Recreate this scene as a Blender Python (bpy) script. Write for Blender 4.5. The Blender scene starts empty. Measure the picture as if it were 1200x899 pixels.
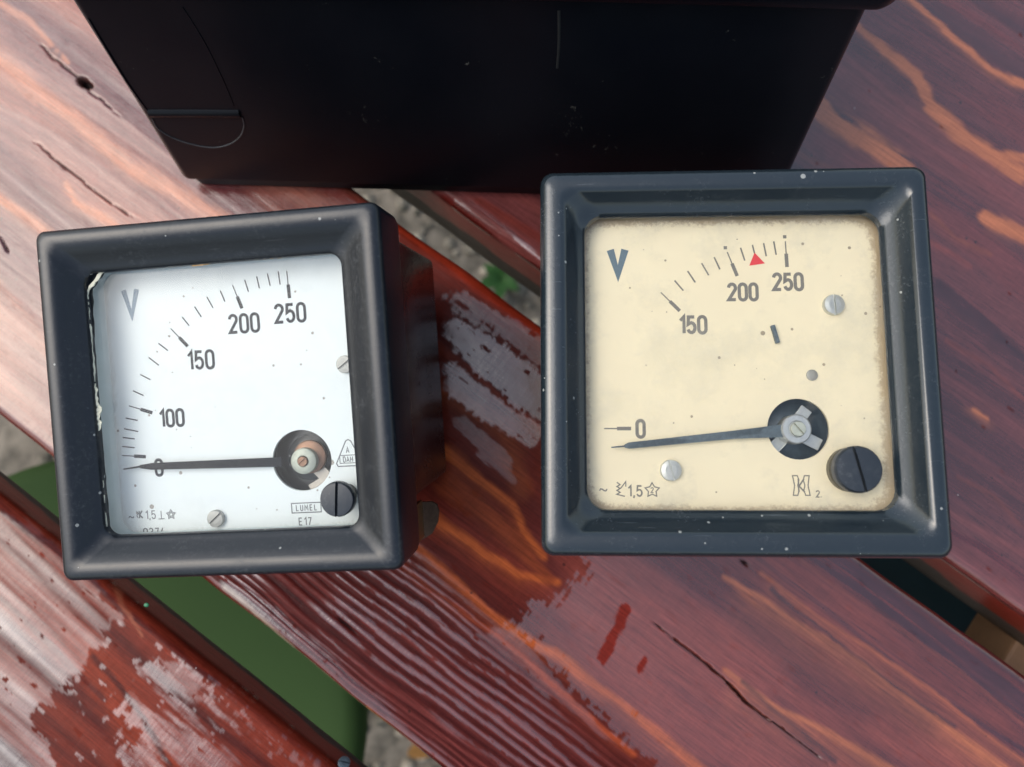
import bpy, bmesh, math, random
import numpy as np
from mathutils import Vector, Matrix

random.seed(7)
C = bpy.context.scene.collection
S = bpy.context.scene
R = math.radians

# ------------------------------------------------------------------ camera, sky, sun, exposure
CAM_H = 0.262
PITCH = R(8.0)
cd = bpy.data.cameras.new('camera')
cam = bpy.data.objects.new('camera', cd)
C.objects.link(cam)
cam.location = (0, 0, CAM_H)
cam.rotation_euler = (PITCH, 0, 0)
cd.sensor_width = 36.0
cd.lens = 26.01
cd.clip_start = 0.01
cd.clip_end = 50
cd.dof.use_dof = True
cd.dof.focus_distance = 0.205
cd.dof.aperture_fstop = 11.0
S.camera = cam

SUN = Vector((-0.82, 0.14, 1.08)).normalized()
w = bpy.data.worlds.new('World')
S.world = w
w.use_nodes = True
nt = w.node_tree
bg = nt.nodes['Background']
sky = nt.nodes.new('ShaderNodeTexSky')
sky.sky_type = 'NISHITA'
sky.sun_disc = False
sky.sun_elevation = math.asin(SUN.z)
sky.sun_rotation = math.atan2(SUN.x, SUN.y)
sky.air_density = 1.6
sky.dust_density = 4.0
hs = nt.nodes.new('ShaderNodeHueSaturation')
hs.inputs['Saturation'].default_value = 0.80
nt.links.new(sky.outputs[0], hs.inputs['Color'])
nt.links.new(hs.outputs[0], bg.inputs[0])
bg.inputs[1].default_value = 0.15

sd = bpy.data.lights.new('sun', 'SUN')
sd.energy = 1.15
sd.angle = R(54)
sd.color = (0.965, 0.985, 1.0)
sun = bpy.data.objects.new('sun', sd)
C.objects.link(sun)
sun.location = SUN * 3
sun.rotation_euler = SUN.to_track_quat('Z', 'Y').to_euler()

S.view_settings.view_transform = 'Standard'
S.view_settings.look = 'None'
S.view_settings.gamma = 1
S.view_settings.use_curve_mapping = False
S.view_settings.exposure = 0.41
S.render.resolution_x = 1024
S.render.resolution_y = 767

# ------------------------------------------------------------------ geometry of the view (measured points of the photograph -> places)
F, CX, CY = 867.0, 600.0, 449.5
cP, sP = math.cos(PITCH), math.sin(PITCH)


def ray(u, v):
    x, y = (u - CX) / F, (CY - v) / F
    return Vector((x, cP * y + sP, sP * y - cP))


def at(u, v, z=0.0):
    d = ray(u, v)
    t = (z - CAM_H) / d.z
    return Vector((d.x * t, d.y * t, z))


def rotmat(r):
    v = Vector(r)
    return Matrix.Rotation(v.length, 4, v.normalized())


def loc_on(M, u, v, z):
    """measured point -> millimetres on the local plane z (mm) of an instrument with matrix M"""
    Mi = M.inverted()
    o = Mi @ Vector((0, 0, CAM_H))
    d = Mi.to_3x3() @ ray(u, v)
    t = (z * 0.001 - o.z) / d.z
    p = o + d * t
    return (p.x * 1000, p.y * 1000)


# ------------------------------------------------------------------ helpers
def props(o, label=None, cat=None, group=None, kind=None):
    if label: o['label'] = label
    if cat: o['category'] = cat
    if group: o['group'] = group
    if kind: o['kind'] = kind
    return o


def link_mesh(name, me, mat, parent=None, smooth=False):
    o = bpy.data.objects.new(name, me)
    C.objects.link(o)
    if mat: me.materials.append(mat)
    if smooth:
        me.polygons.foreach_set('use_smooth', [True] * len(me.polygons))
    if parent: o.parent = parent
    return o


def bm_obj(name, bm, mat, parent=None, smooth=False, scale=0.001, autosmooth=None):
    bmesh.ops.recalc_face_normals(bm, faces=bm.faces)
    bmesh.ops.scale(bm, vec=(scale,) * 3, verts=bm.verts)
    me = bpy.data.meshes.new(name)
    bm.to_mesh(me)
    bm.free()
    o = link_mesh(name, me, mat, parent, smooth)
    if autosmooth:
        me.polygons.foreach_set('use_smooth', [True] * len(me.polygons))
        me.set_sharp_from_angle(angle=R(autosmooth))
    return o


def empty(name, M, label, cat, group=None):
    o = bpy.data.objects.new(name, None)
    C.objects.link(o)
    o.matrix_world = M
    o.empty_display_size = 0.02
    return props(o, label, cat, group)


def rrect(hx, hy, r, n=8, cx=0, cy=0):
    pts = []
    for (sx, sy, a0) in ((1, 1, 0), (-1, 1, 90), (-1, -1, 180), (1, -1, 270)):
        for i in range(n + 1):
            a = R(a0 + 90 * i / n)
            pts.append((cx + sx * (hx - r) + r * math.cos(a), cy + sy * (hy - r) + r * math.sin(a)))
    return pts


def loft(bm, loops, close_first=False, close_last=False):
    prev = None
    first = None
    for lp in loops:
        vs = [bm.verts.new(p) for p in lp]
        if prev:
            n = len(vs)
            for i in range(n):
                bm.faces.new((prev[i], prev[(i + 1) % n], vs[(i + 1) % n], vs[i]))
        else:
            first = vs
        prev = vs
    if close_first: bm.faces.new(first)
    if close_last: bm.faces.new(prev)
    return first, prev


def circ(r, n=32, cx=0, cy=0, z=0):
    return [(cx + r * math.cos(2 * math.pi * i / n), cy + r * math.sin(2 * math.pi * i / n), z) for i in range(n)]


def lathe(bm, prof, n=40, cx=0, cy=0, cap=True):
    loft(bm, [circ(r, n, cx, cy, z) for r, z in prof], close_first=cap, close_last=cap)


def box(bm, x0, x1, y0, y1, z0, z1, M=None, bev=0):
    r = bmesh.ops.create_cube(bm, size=1)
    vs = r['verts']
    for v in vs:
        v.co = Vector(((x0 + x1) / 2 + v.co.x * (x1 - x0), (y0 + y1) / 2 + v.co.y * (y1 - y0), (z0 + z1) / 2 + v.co.z * (z1 - z0)))
        if M is not None: v.co = M @ v.co
    if bev:
        es = list({e for v in vs for e in v.link_edges})
        bmesh.ops.bevel(bm, geom=es, offset=bev, segments=2, affect='EDGES', profile=0.6)


# ------------------------------------------------------------------ materials
def new_mat(name):
    m = bpy.data.materials.new(name)
    m.use_nodes = True
    n = m.node_tree
    return m, n, n.nodes['Principled BSDF']


def N(nt, typ, **kw):
    n = nt.nodes.new(typ)
    for k, v in kw.items():
        if hasattr(n, k):
            setattr(n, k, v)
        else:
            n.inputs[k.replace('_', ' ')].default_value = v
    return n


def ramp(nt, a, b, ca=(0, 0, 0, 1), cb=(1, 1, 1, 1)):
    r = nt.nodes.new('ShaderNodeValToRGB')
    r.color_ramp.elements[0].position = a
    r.color_ramp.elements[1].position = b
    r.color_ramp.elements[0].color = ca
    r.color_ramp.elements[1].color = cb
    return r


def mix(nt, fac, a, b, typ='MIX'):
    m = nt.nodes.new('ShaderNodeMix')
    m.data_type = 'RGBA'
    m.blend_type = typ
    for s, v in ((m.inputs[0], fac), (m.inputs[6], a), (m.inputs[7], b)):
        if hasattr(v, 'is_output') or hasattr(v, 'links'):
            nt.links.new(v, s)
        elif isinstance(v, (int, float)):
            s.default_value = v
        else:
            s.default_value = (*v[:3], 1)
    return m.outputs[2]


def mth(nt, op, a, b=None, c=None):
    m = nt.nodes.new('ShaderNodeMath')
    m.operation = op
    for i, v in enumerate((a, b, c)):
        if v is None: continue
        if hasattr(v, 'links'):
            nt.links.new(v, m.inputs[i])
        else:
            m.inputs[i].default_value = v
    return m.outputs[0]


def coords(nt, sc=(1, 1, 1)):
    tc = nt.nodes.new('ShaderNodeTexCoord')
    mp = nt.nodes.new('ShaderNodeMapping')
    mp.inputs['Scale'].default_value = sc
    nt.links.new(tc.outputs['Object'], mp.inputs['Vector'])
    return mp.outputs[0], tc


def noise(nt, vec, scale, detail=3, rough=0.5):
    n = nt.nodes.new('ShaderNodeTexNoise')
    n.inputs['Scale'].default_value = scale
    n.inputs['Detail'].default_value = detail
    n.inputs['Roughness'].default_value = rough
    nt.links.new(vec, n.inputs['Vector'])
    return n.outputs['Fac']


def specks(nt, vec, scale, size, keep):
    """round specks: 1 inside a few random voronoi cells"""
    v = nt.nodes.new('ShaderNodeTexVoronoi')
    v.inputs['Scale'].default_value = scale
    nt.links.new(vec, v.inputs['Vector'])
    sep = nt.nodes.new('ShaderNodeSeparateColor')
    nt.links.new(v.outputs['Color'], sep.inputs[0])
    rad = mth(nt, 'MULTIPLY', sep.outputs[1], size)
    d = mth(nt, 'LESS_THAN', v.outputs['Distance'], rad)
    k = mth(nt, 'LESS_THAN', sep.outputs[0], keep)
    return mth(nt, 'MULTIPLY', d, k)


def bump(nt, bsdf, h, strength, dist):
    b = nt.nodes.new('ShaderNodeBump')
    b.inputs['Strength'].default_value = strength
    b.inputs['Distance'].default_value = dist
    nt.links.new(h, b.inputs['Height'])
    nt.links.new(b.outputs[0], bsdf.inputs['Normal'])
    if 'Coat Normal' in bsdf.inputs and bsdf.inputs['Coat Weight'].is_linked: nt.links.new(b.outputs[0], bsdf.inputs['Coat Normal'])
    return b


def bakelite(name, col, rough, dust=(0.25, 0.27, 0.28), dusty=0.3, spec=0.5, lint=0.35, worn=0.3):
    m, nt, b = new_mat(name)
    v, tc = coords(nt)
    n1 = noise(nt, v, 90, 5, 0.6)
    n2 = noise(nt, v, 900, 3, 0.7)
    f = ramp(nt, 0.42, 0.75)
    nt.links.new(n1, f.inputs[0])
    g = ramp(nt, 0.5, 0.78)
    nt.links.new(n2, g.inputs[0])
    sheen_film = mth(nt, 'MULTIPLY', f.outputs[0], g.outputs[0])
    base = mix(nt, mth(nt, 'MULTIPLY', sheen_film, dusty), col, dust)
    s1 = specks(nt, v, 170, 0.14, lint * 0.10)
    s2 = specks(nt, v, 520, 0.24, lint * 0.16)
    base = mix(nt, mth(nt, 'MULTIPLY', mth(nt, 'MAXIMUM', s1, s2), 0.7), base, (0.36, 0.37, 0.35))
    mps = nt.nodes.new('ShaderNodeMapping')
    mps.inputs['Rotation'].default_value = (0, 0, .6)
    mps.inputs['Scale'].default_value = (.05, 1, 1)
    nt.links.new(tc.outputs['Object'], mps.inputs[0])
    hair = ramp(nt, 0.70, 0.74)
    nt.links.new(noise(nt, mps.outputs[0], 1500, 2, .5), hair.inputs[0])
    base = mix(nt, mth(nt, 'MULTIPLY', hair.outputs[0], lint * .22), base, (0.3, 0.32, 0.33))
    nt.links.new(base, b.inputs['Base Color'])
    rr = mth(nt, 'MULTIPLY_ADD', sheen_film, worn, rough)
    rr = mth(nt, 'MULTIPLY_ADD', n1, 0.12, rr)
    nt.links.new(rr, b.inputs['Roughness'])
    b.inputs['Specular IOR Level'].default_value = spec
    bump(nt, b, n2, 0.10, 0.0003)
    return m


def flat_mat(name, col, rough=0.5, metal=0.0, nscale=0, namp=0.3, spec=0.5):
    m, nt, b = new_mat(name)
    if nscale:
        v, tc = coords(nt)
        n = noise(nt, v, nscale, 4, 0.6)
        nt.links.new(mix(nt, n, [c * (1 - namp) for c in col], [min(1, c * (1 + namp)) for c in col]), b.inputs['Base Color'])
        nt.links.new(mth(nt, 'MULTIPLY_ADD', n, 0.2, rough - 0.1), b.inputs['Roughness'])
        bump(nt, b, n, 0.15, 0.0002)
    else:
        b.inputs['Base Color'].default_value = (*col, 1)
        b.inputs['Roughness'].default_value = rough
    b.inputs['Metallic'].default_value = metal
    b.inputs['Specular IOR Level'].default_value = spec
    return m


M_bez_l = bakelite('bakelite_matte', (0.007, 0.010, 0.015), 0.27, dusty=0.20, spec=0.55, lint=0.35)
M_bez_r = bakelite('bakelite_gloss', (0.012, 0.019, 0.025), 0.12, dusty=0.10, spec=0.8, lint=0.45, worn=0.3)
M_body = bakelite('bakelite_housing', (0.010, 0.011, 0.014), 0.16, dusty=0.06, spec=0.38, lint=0.0)
M_knob = bakelite('bakelite_screw', (0.02, 0.026, 0.034), 0.3, dusty=0.25, lint=0.1)
M_ink = flat_mat('printing_ink', (0.035, 0.04, 0.05), 0.8, nscale=2500, namp=0.6, spec=.15)
M_ink_soft = flat_mat('faded_printing_ink', (0.16, 0.17, 0.18), 0.6, nscale=2500, namp=0.4)
M_ink_v = flat_mat('blue_grey_printing_ink', (0.18, 0.25, 0.32), 0.6, nscale=1800, namp=0.2)
M_ink_vr = flat_mat('slate_printing_ink', (0.11, 0.17, 0.22), 0.6, nscale=1800, namp=0.2)
M_ink_r = flat_mat('grey_printing_ink', (0.20, 0.19, 0.17), 0.6, nscale=2500, namp=0.3)
M_red = flat_mat('red_printing_ink', (0.75, 0.05, 0.06), 0.5)
M_point = flat_mat('blackened_pointer', (0.010, 0.012, 0.018), 0.7, nscale=1500, namp=0.8, spec=.15)
M_point_r = flat_mat('slate_pointer', (0.10, 0.135, 0.16), 0.45, nscale=900, namp=0.6)
M_steel = flat_mat('dull_steel', (0.36, 0.36, 0.34), 0.55, 0.4, 1200, 0.25)
M_alu = flat_mat('bright_aluminium', (0.6, 0.62, 0.6), 0.38, 0.7, 1200, 0.2)
M_brass = flat_mat('tarnished_brass', (0.30, 0.20, 0.10), 0.4, 0.8, 900, 0.4)
M_copper = flat_mat('corroded_copper', (0.22, 0.12, 0.075), 0.45, 0.5, 900, 0.5)
M_verd = flat_mat('grey_green_washer', (0.36, 0.38, 0.32), 0.5, 0.3, 900, 0.3)
M_dark, _n, _b = new_mat('dark_movement')
_v, _tc = coords(_n)
_n.links.new(mix(_n, mth(_n, 'MAXIMUM', specks(_n, _v, 900, .3, .25), specks(_n, _v, 420, .25, .15)), (0.014, 0.018, 0.024), (0.35, 0.36, 0.36)), _b.inputs['Base Color'])
_b.inputs['Roughness'].default_value = 0.4
M_slate = flat_mat('slate_movement', (0.06, 0.085, 0.105), 0.35, 0.2, 600, 0.5)
M_white = flat_mat('white_paint', (0.60, 0.66, 0.66), 0.55, nscale=300, namp=0.08)
M_tab = flat_mat('rusty_tab', (0.07, 0.042, 0.028), 0.75, nscale=900, namp=.6, spec=.15)


def dial_mat(name, col, hx, hy, stain, amount, speck, ox=0, oy=0):
    m, nt, b = new_mat(name)
    v, tc = coords(nt)
    n1 = noise(nt, v, 55, 4, 0.6)
    n2 = noise(nt, v, 700, 3, 0.65)
    base = mix(nt, n1, [c * 0.97 for c in col], [min(0.9, c * 1.04) for c in col])
    # brown tide marks along the edges of the card
    sep = nt.nodes.new('ShaderNodeSeparateXYZ')
    nt.links.new(tc.outputs['Object'], sep.inputs[0])
    ex = mth(nt, 'DIVIDE', mth(nt, 'ABSOLUTE', mth(nt, 'SUBTRACT', sep.outputs[0], ox * .001)), hx * 0.001)
    ey = mth(nt, 'DIVIDE', mth(nt, 'ABSOLUTE', mth(nt, 'SUBTRACT', sep.outputs[1], oy * .001)), hy * 0.001)
    # rounded corner distance
    e = mth(nt, 'POWER', mth(nt, 'ADD', mth(nt, 'POWER', ex, 14.0), mth(nt, 'POWER', ey, 14.0)), 1 / 14.0)
    e = mth(nt, 'ADD', e, mth(nt, 'MULTIPLY', mth(nt, 'SUBTRACT', noise(nt, v, 260, 4, 0.7), 0.5), 0.07))
    e = mth(nt, 'ADD', e, mth(nt, 'MULTIPLY', mth(nt, 'SUBTRACT', n1, 0.5), 0.05))
    e = mth(nt, 'ADD', e, mth(nt, 'MULTIPLY', mth(nt, 'SUBTRACT', noise(nt, v, 1100, 3, 0.7), 0.5), 0.10))
    er = ramp(nt, 0.962, 1.02)
    nt.links.new(e, er.inputs[0])
    base = mix(nt, mth(nt, 'MULTIPLY', er.outputs[0], amount), base, stain)
    s1 = specks(nt, v, 210, 0.17, speck)
    s2 = specks(nt, v, 520, 0.22, speck)
    base = mix(nt, mth(nt, 'MULTIPLY', mth(nt, 'MAXIMUM', s1, s2), 0.7), base, (0.16, 0.11, 0.07))
    g = ramp(nt, 0.62, 0.76)
    nt.links.new(noise(nt, v, 240, 5, 0.7), g.inputs[0])
    base = mix(nt, mth(nt, 'MULTIPLY', g.outputs[0], 0.30), base, [c * .78 for c in col])
    nt.links.new(base, b.inputs['Base Color'])
    b.inputs['Roughness'].default_value = 0.6
    b.inputs['Specular IOR Level'].default_value = 0.25
    bump(nt, b, n2, 0.08, 0.0002)
    return m


M_dial_l = dial_mat('white_dial', (0.71, 0.75, 0.745), 37, 37, (0.4, 0.4, 0.36), 0.35, 0.10)
M_dial_r = dial_mat('cream_dial', (0.90, 0.80, 0.59), 38.6, 38.6, (0.30, 0.19, 0.10), 0.6, 0.06, 1.3, .8)


def glass_mat(name, tint, refl, haze):
    m = bpy.data.materials.new(name)
    m.use_nodes = True
    nt = m.node_tree
    nt.nodes.clear()
    out = nt.nodes.new('ShaderNodeOutputMaterial')
    tr = nt.nodes.new('ShaderNodeBsdfTransparent')
    tr.inputs[0].default_value = (*tint, 1)
    gl = nt.nodes.new('ShaderNodeBsdfGlossy')
    gl.inputs['Roughness'].default_value = 0.05
    fr = nt.nodes.new('ShaderNodeFresnel')
    fr.inputs[0].default_value = refl
    mx = nt.nodes.new('ShaderNodeMixShader')
    nt.links.new(fr.outputs[0], mx.inputs[0])
    nt.links.new(tr.outputs[0], mx.inputs[1])
    nt.links.new(gl.outputs[0], mx.inputs[2])
    df = nt.nodes.new('ShaderNodeBsdfDiffuse')
    df.inputs[0].default_value = (0.62, 0.60, 0.52, 1)
    v, tc = coords(nt)
    n = noise(nt, v, 60, 5, 0.65)
    g = ramp(nt, 0.48, 0.80)
    nt.links.new(n, g.inputs[0])
    mx2 = nt.nodes.new('ShaderNodeMixShader')
    nt.links.new(mth(nt, 'MULTIPLY', g.outputs[0], haze), mx2.inputs[0])
    nt.links.new(mx.outputs[0], mx2.inputs[1])
    nt.links.new(df.outputs[0], mx2.inputs[2])
    nt.links.new(mx2.outputs[0], out.inputs[0])
    return m


M_glass_l = glass_mat('dusty_glass', (0.985, 0.995, 0.995), 1.24, 0.07)
M_glass_r = glass_mat('hazy_glass', (0.985, 0.985, 0.975), 1.38, 0.18)


# ------------------------------------------------------------------ wood
def _hash(ix, iy, seed):
    h = (ix.astype(np.int64) * 374761393 + iy.astype(np.int64) * 668265263 + seed * 2147483647) & 0xFFFFFFFF
    h = ((h ^ (h >> 13)) * 1274126177) & 0xFFFFFFFF
    h = h ^ (h >> 16)
    return (h & 0xFFFF) / 65535.0


def vnoise(x, y, seed=0):
    ix, iy = np.floor(x), np.floor(y)
    fx, fy = x - ix, y - iy
    fx = fx * fx * (3 - 2 * fx)
    fy = fy * fy * (3 - 2 * fy)
    a, b = _hash(ix, iy, seed), _hash(ix + 1, iy, seed)
    c, d = _hash(ix, iy + 1, seed), _hash(ix + 1, iy + 1, seed)
    return (a * (1 - fx) + b * fx) * (1 - fy) + (c * (1 - fx) + d * fx) * fy


def fbm(x, y, seed=0, octs=4, g=0.5):
    s, a, t = 0, 1, 0
    for i in range(octs):
        s = s + a * vnoise(x * 2 ** i, y * 2 ** i, seed + i * 17)
        t += a
        a *= g
    return s / t


AD = Vector((0.8028, -0.5962))        # along the planks
ND = Vector((0.5962, 0.8028))         # across them


def st(u, v):
    p = at(u, v, 0)
    return (p.x * AD.x + p.y * AD.y) * 1000, (p.x * ND.x + p.y * ND.y) * 1000


def path_dist(s, t, pts, fine=False):
    """distance in mm to a polyline measured in the photograph, and the position along it (0..1)"""
    P = [st(*p) for p in pts]
    s = s + (fbm(s / 9, t / 9, 901, 2) - 0.5) * 2.0
    t = t + (fbm(s / 24, t / 25, 907, 3) - 0.5) * 2.6 + (fbm(s / 3.2, t / 3, 911, 2) - 0.5) * 0.7
    best = np.full(s.shape, 1e9)
    par = np.zeros(s.shape)
    n = len(P) - 1
    if fine: sgn = np.ones(s.shape)
    for i in range(n):
        (ax, ay), (bx, by) = P[i], P[i + 1]
        dx, dy = bx - ax, by - ay
        k = np.clip(((s - ax) * dx + (t - ay) * dy) / (dx * dx + dy * dy + 1e-9), 0, 1)
        d = np.hypot(s - ax - k * dx, t - ay - k * dy)
        m = d < best
        best = np.where(m, d, best)
        par = np.where(m, (i + k) / n, par)
        if fine: sgn = np.where(m, t - ay - k * dy, sgn)
    return (best, par, np.sign(sgn)) if fine else (best, par)


def poly_in(s, t, pts):
    """signed distance (mm, negative inside) to a polygon"""
    P = [st(*p) for p in pts]
    d = np.full(s.shape, 1e9)
    ins = np.zeros(s.shape, bool)
    for i in range(len(P)):
        (ax, ay), (bx, by) = P[i], P[(i + 1) % len(P)]
        dx, dy = bx - ax, by - ay
        k = np.clip(((s - ax) * dx + (t - ay) * dy) / (dx * dx + dy * dy + 1e-9), 0, 1)
        d = np.minimum(d, np.hypot(s - ax - k * dx, t - ay - k * dy))
        if abs(dy) > 1e-9:
            c = ((ay > t) != (by > t)) & (s < dx * (t - ay) / dy + ax)
            ins ^= c
    return np.where(ins, -d, d)


def sstep(a, b, x):
    k = np.clip((x - a) / (b - a), 0, 1)
    return k * k * (3 - 2 * k)


def lerp(a, b, k):
    return a + (np.array(b) - a) * k[..., None]


DEEP = (0.085, 0.010, 0.006)
RED = (0.16, 0.022, 0.012)
ORANGE = (0.36, 0.095, 0.034)
PURPLE = (0.105, 0.022, 0.021)
PALE = (0.60, 0.20, 0.085)


def wood_material(name):
    m, nt, b = new_mat(name)
    a = nt.nodes.new('ShaderNodeAttribute')
    a.attribute_name = 'wood_tint'
    f = nt.nodes.new('ShaderNodeAttribute')
    f.attribute_name = 'sky_sheen'
    v, tc = coords(nt, (1, 1, 1))
    mp = nt.nodes.new('ShaderNodeMapping')
    mp.inputs['Scale'].default_value = (0.06, 1, 1)
    nt.links.new(tc.outputs['Object'], mp.inputs[0])
    fib = noise(nt, mp.outputs[0], 1500, 4, 0.65)          # fibres along the grain
    mp2 = nt.nodes.new('ShaderNodeMapping')
    mp2.inputs['Scale'].default_value = (1, 0.07, 1)
    nt.links.new(tc.outputs['Object'], mp2.inputs[0])
    saw = noise(nt, mp2.outputs[0], 900, 3, 0.6)           # faint marks across the grain
    mot = noise(nt, v, 260, 4, 0.6)
    k = ramp(nt, 0.25, 0.8, (0.60, 0.58, 0.56, 1), (1.34, 1.38, 1.42, 1))
    nt.links.new(fib, k.inputs[0])
    c = mix(nt, 1.0, a.outputs['Color'], k.outputs[0], 'MULTIPLY')
    k2 = ramp(nt, 0.3, 0.75, (0.92, 0.92, 0.92, 1), (1.06, 1.06, 1.06, 1))
    nt.links.new(saw, k2.inputs[0])
    c = mix(nt, 1.0, c, k2.outputs[0], 'MULTIPLY')
    sp = specks(nt, v, 300, 0.20, 0.05)
    c = mix(nt, mth(nt, 'MULTIPLY', sp, 0.6), c, (0.02, 0.008, 0.006))
    sp2 = specks(nt, v, 260, 0.10, 0.03)
    c = mix(nt, mth(nt, 'MULTIPLY', sp2, 0.8), c, (0.5, 0.42, 0.36))
    c = mix(nt, 1.0, c, (0.80, 0.80, 0.86), 'MULTIPLY')
    nt.links.new(c, b.inputs['Base Color'])
    # drawn sky sheen: coat strong where sky mirrors, faint where dark things do
    vf = f.outputs['Fac']
    nt.links.new(mth(nt, 'MULTIPLY_ADD', vf, 0.45, 0.05), b.inputs['Specular IOR Level'])
    ro = mth(nt, 'MULTIPLY_ADD', vf, -0.14, 0.34)
    ro = mth(nt, 'ADD', ro, mth(nt, 'MULTIPLY', mth(nt, 'SUBTRACT', mot, 0.5), 0.16))
    nt.links.new(ro, b.inputs['Roughness'])
    nt.links.new(vf, b.inputs['Coat Weight'])
    b.inputs['Coat IOR'].default_value = 1.75
    nt.links.new(mth(nt, 'MULTIPLY_ADD', mot, 0.16, 0.05), b.inputs['Coat Roughness'])
    h = mth(nt, 'ADD', mth(nt, 'MULTIPLY', fib, 0.45), mth(nt, 'MULTIPLY', saw, 0.3))
    h = mth(nt, 'ADD', h, mth(nt, 'MULTIPLY', mot, 0.5))
    bump(nt, b, h, 0.32, 0.0004)
    return m


M_wood = wood_material('stained_wood')


def make_plank(name, t0, t1, thick, s_fine0, s_fine1, paint, parent, ext=700, ds=0.75, dt=0.62):
    W = t1 - t0
    r = 4.0
    # profile from one bottom edge over the top to the other
    prof = []
    zs_ = [-thick + (thick - r * 1.6) * i / 14 for i in range(15)]
    for z in zs_:
        prof.append((0.0, z))
    for i in range(9):
        a = R(180 - 90 * i / 8)
        prof.append((r + r * math.cos(a), -r + r * math.sin(a)))
    n = int((W - 2 * r) / dt)
    for i in range(1, n):
        prof.append((r + (W - 2 * r) * i / n, 0))
    for i in range(9):
        a = R(90 - 90 * i / 8)
        prof.append((W - r + r * math.cos(a), -r + r * math.sin(a)))
    for z in zs_[::-1]:
        prof.append((W, z))
    prof = np.array(prof)
    srow = np.concatenate([np.arange(-ext, s_fine0, 14.0), np.arange(s_fine0, s_fine1, ds), np.arange(s_fine1, ext + 1, 14.0)])
    ns, npf = len(srow), len(prof)
    Sg, Tg = np.meshgrid(srow, prof[:, 0] + t0, indexing='ij')
    Zg = np.repeat(prof[None, :, 1], ns, 0).copy()
    col, sheen_film, hgt = paint(Sg, Tg, Zg)
    edge = sstep(-3.5, -0.4, Zg)
    # wavering arrises
    wav = (fbm(Sg / 30, Tg * 0 + 3.1, 91 + int(t0), 3) - 0.5) * 1.3
    side = np.where(Tg < t0 + W / 2, 1, -1) * sstep(0.35, 0.5, np.abs((Tg - t0) / W - 0.5))
    T2 = Tg + side * wav
    Z2 = Zg + hgt * edge
    X = Sg * AD.x + T2 * ND.x
    Y = Sg * AD.y + T2 * ND.y
    # object space: x along the grain
    co = np.stack([Sg, T2, Z2], -1).reshape(-1, 3) * 0.001
    idx = np.arange(ns * npf).reshape(ns, npf)
    q = np.stack([idx[:-1, :-1], idx[:-1, 1:], idx[1:, 1:], idx[1:, :-1]], -1).reshape(-1, 4)
    q = q[:, ::-1]
    bot = np.stack([idx[:-1, -1], idx[:-1, 0], idx[1:, 0], idx[1:, -1]], -1)[:, ::-1]
    q = np.concatenate([q, bot])
    me = bpy.data.meshes.new(name)
    me.vertices.add(len(co))
    me.vertices.foreach_set('co', co.astype(np.float32).ravel())
    me.loops.add(q.size)
    me.loops.foreach_set('vertex_index', q.astype(np.int32).ravel())
    me.polygons.add(len(q))
    me.polygons.foreach_set('loop_start', np.arange(0, q.size, 4, dtype=np.int32))
    me.polygons.foreach_set('use_smooth', np.ones(len(q), bool))
    me.update(calc_edges=True)
    bmx = None
    a = me.attributes.new('wood_tint', 'FLOAT_COLOR', 'POINT')
    rgba = np.ones((ns * npf, 4), np.float32)
    rgba[:, :3] = col.reshape(-1, 3)
    a.data.foreach_set('color', rgba.ravel())
    fa = me.attributes.new('sky_sheen', 'FLOAT', 'POINT')
    fa.data.foreach_set('value', sheen_film.astype(np.float32).ravel())
    o = link_mesh(name, me, M_wood, parent)
    return o


def band(col, s, t, pts, w0, w1, c, k=1.0, soft=0.5, seed=1, jag=0.5, fade=0.0):
    """a stroke of differently coloured grain; fade (mm): how far it bleeds out on its lower side"""
    d, par, sg = path_dist(s, t, pts, True)
    px = 0.302                                       # mm on the table per measured unit
    wd = (w0 + (w1 - w0) * par) * px * 0.5
    wd = wd * (1 + jag * 2.4 * (fbm(s / 18, t / 2.6, seed, 4, 0.6) - 0.5))
    m = 1 - sstep(wd * (1 - soft), wd * (1 + soft * 0.6) + 0.3, d)
    ends = sstep(0, 0.10, par) * (1 - sstep(0.90, 1.0, par)) if len(pts) > 2 else 1
    if fade:
        low = (sg < 0) * np.exp(-np.maximum(d - wd * .6, 0) / fade) * (0.35 + 0.9 * fbm(s / 22, t / 1.4, seed + 3, 3))
        m = np.maximum(m, np.clip(low, 0, 1) * 0.75 * ends)
    m = m * (0.72 + 0.5 * fbm(s / 30, t / 0.8, seed + 5, 3))
    return lerp(col, c, np.clip(m * k, 0, 1))


def base_grain(s, t, seed, period, dark, light, warp=16, along=170, sharp=1.0, contrast=1.0):
    u = t + (fbm(s / along, t / 60, seed, 3) - 0.5) * warp + (fbm(s / 28, t / 9, seed + 5, 3) - 0.5) * 1.6
    g = fbm(u / period, s / 900, seed + 9, 3, 0.6)
    f = fbm(u / 0.9, s / 60, seed + 13, 3, 0.6)
    k = np.clip(((g - 0.5) * 2.2 * contrast + 0.5) + (f - 0.5) * 0.5, 0, 1) ** sharp
    c = np.array(dark) + (np.array(light) - np.array(dark)) * k[..., None]
    return c, u, g, f


def jag_mask(s, t, pts, seed, amp=9.0, cross=False):
    sd_ = poly_in(s, t, pts)
    nz = (fbm(s / 16, t / 3.5, seed, 4, 0.6) - 0.5) * amp * 1.6
    if cross:
        nz = nz + (fbm(s / 1.6, t / 7, seed + 3, 3, 0.6) - 0.5) * amp
    blur = 0.35 + 1.8 * fbm(s / 25, t / 12, seed + 7, 2) ** 2
    return 1 - sstep(-blur, blur, sd_ + nz)


def pinholes(s, t, seed, thr=0.73):
    return sstep(thr, thr + 0.04, fbm(s / 4.5, t / 2.0, seed, 3, 0.6))


def fibres(col, s, u, seed):
    return col * (0.74 + 0.52 * fbm(u / 0.75, s / 55, seed, 4, 0.65))[..., None]


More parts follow.
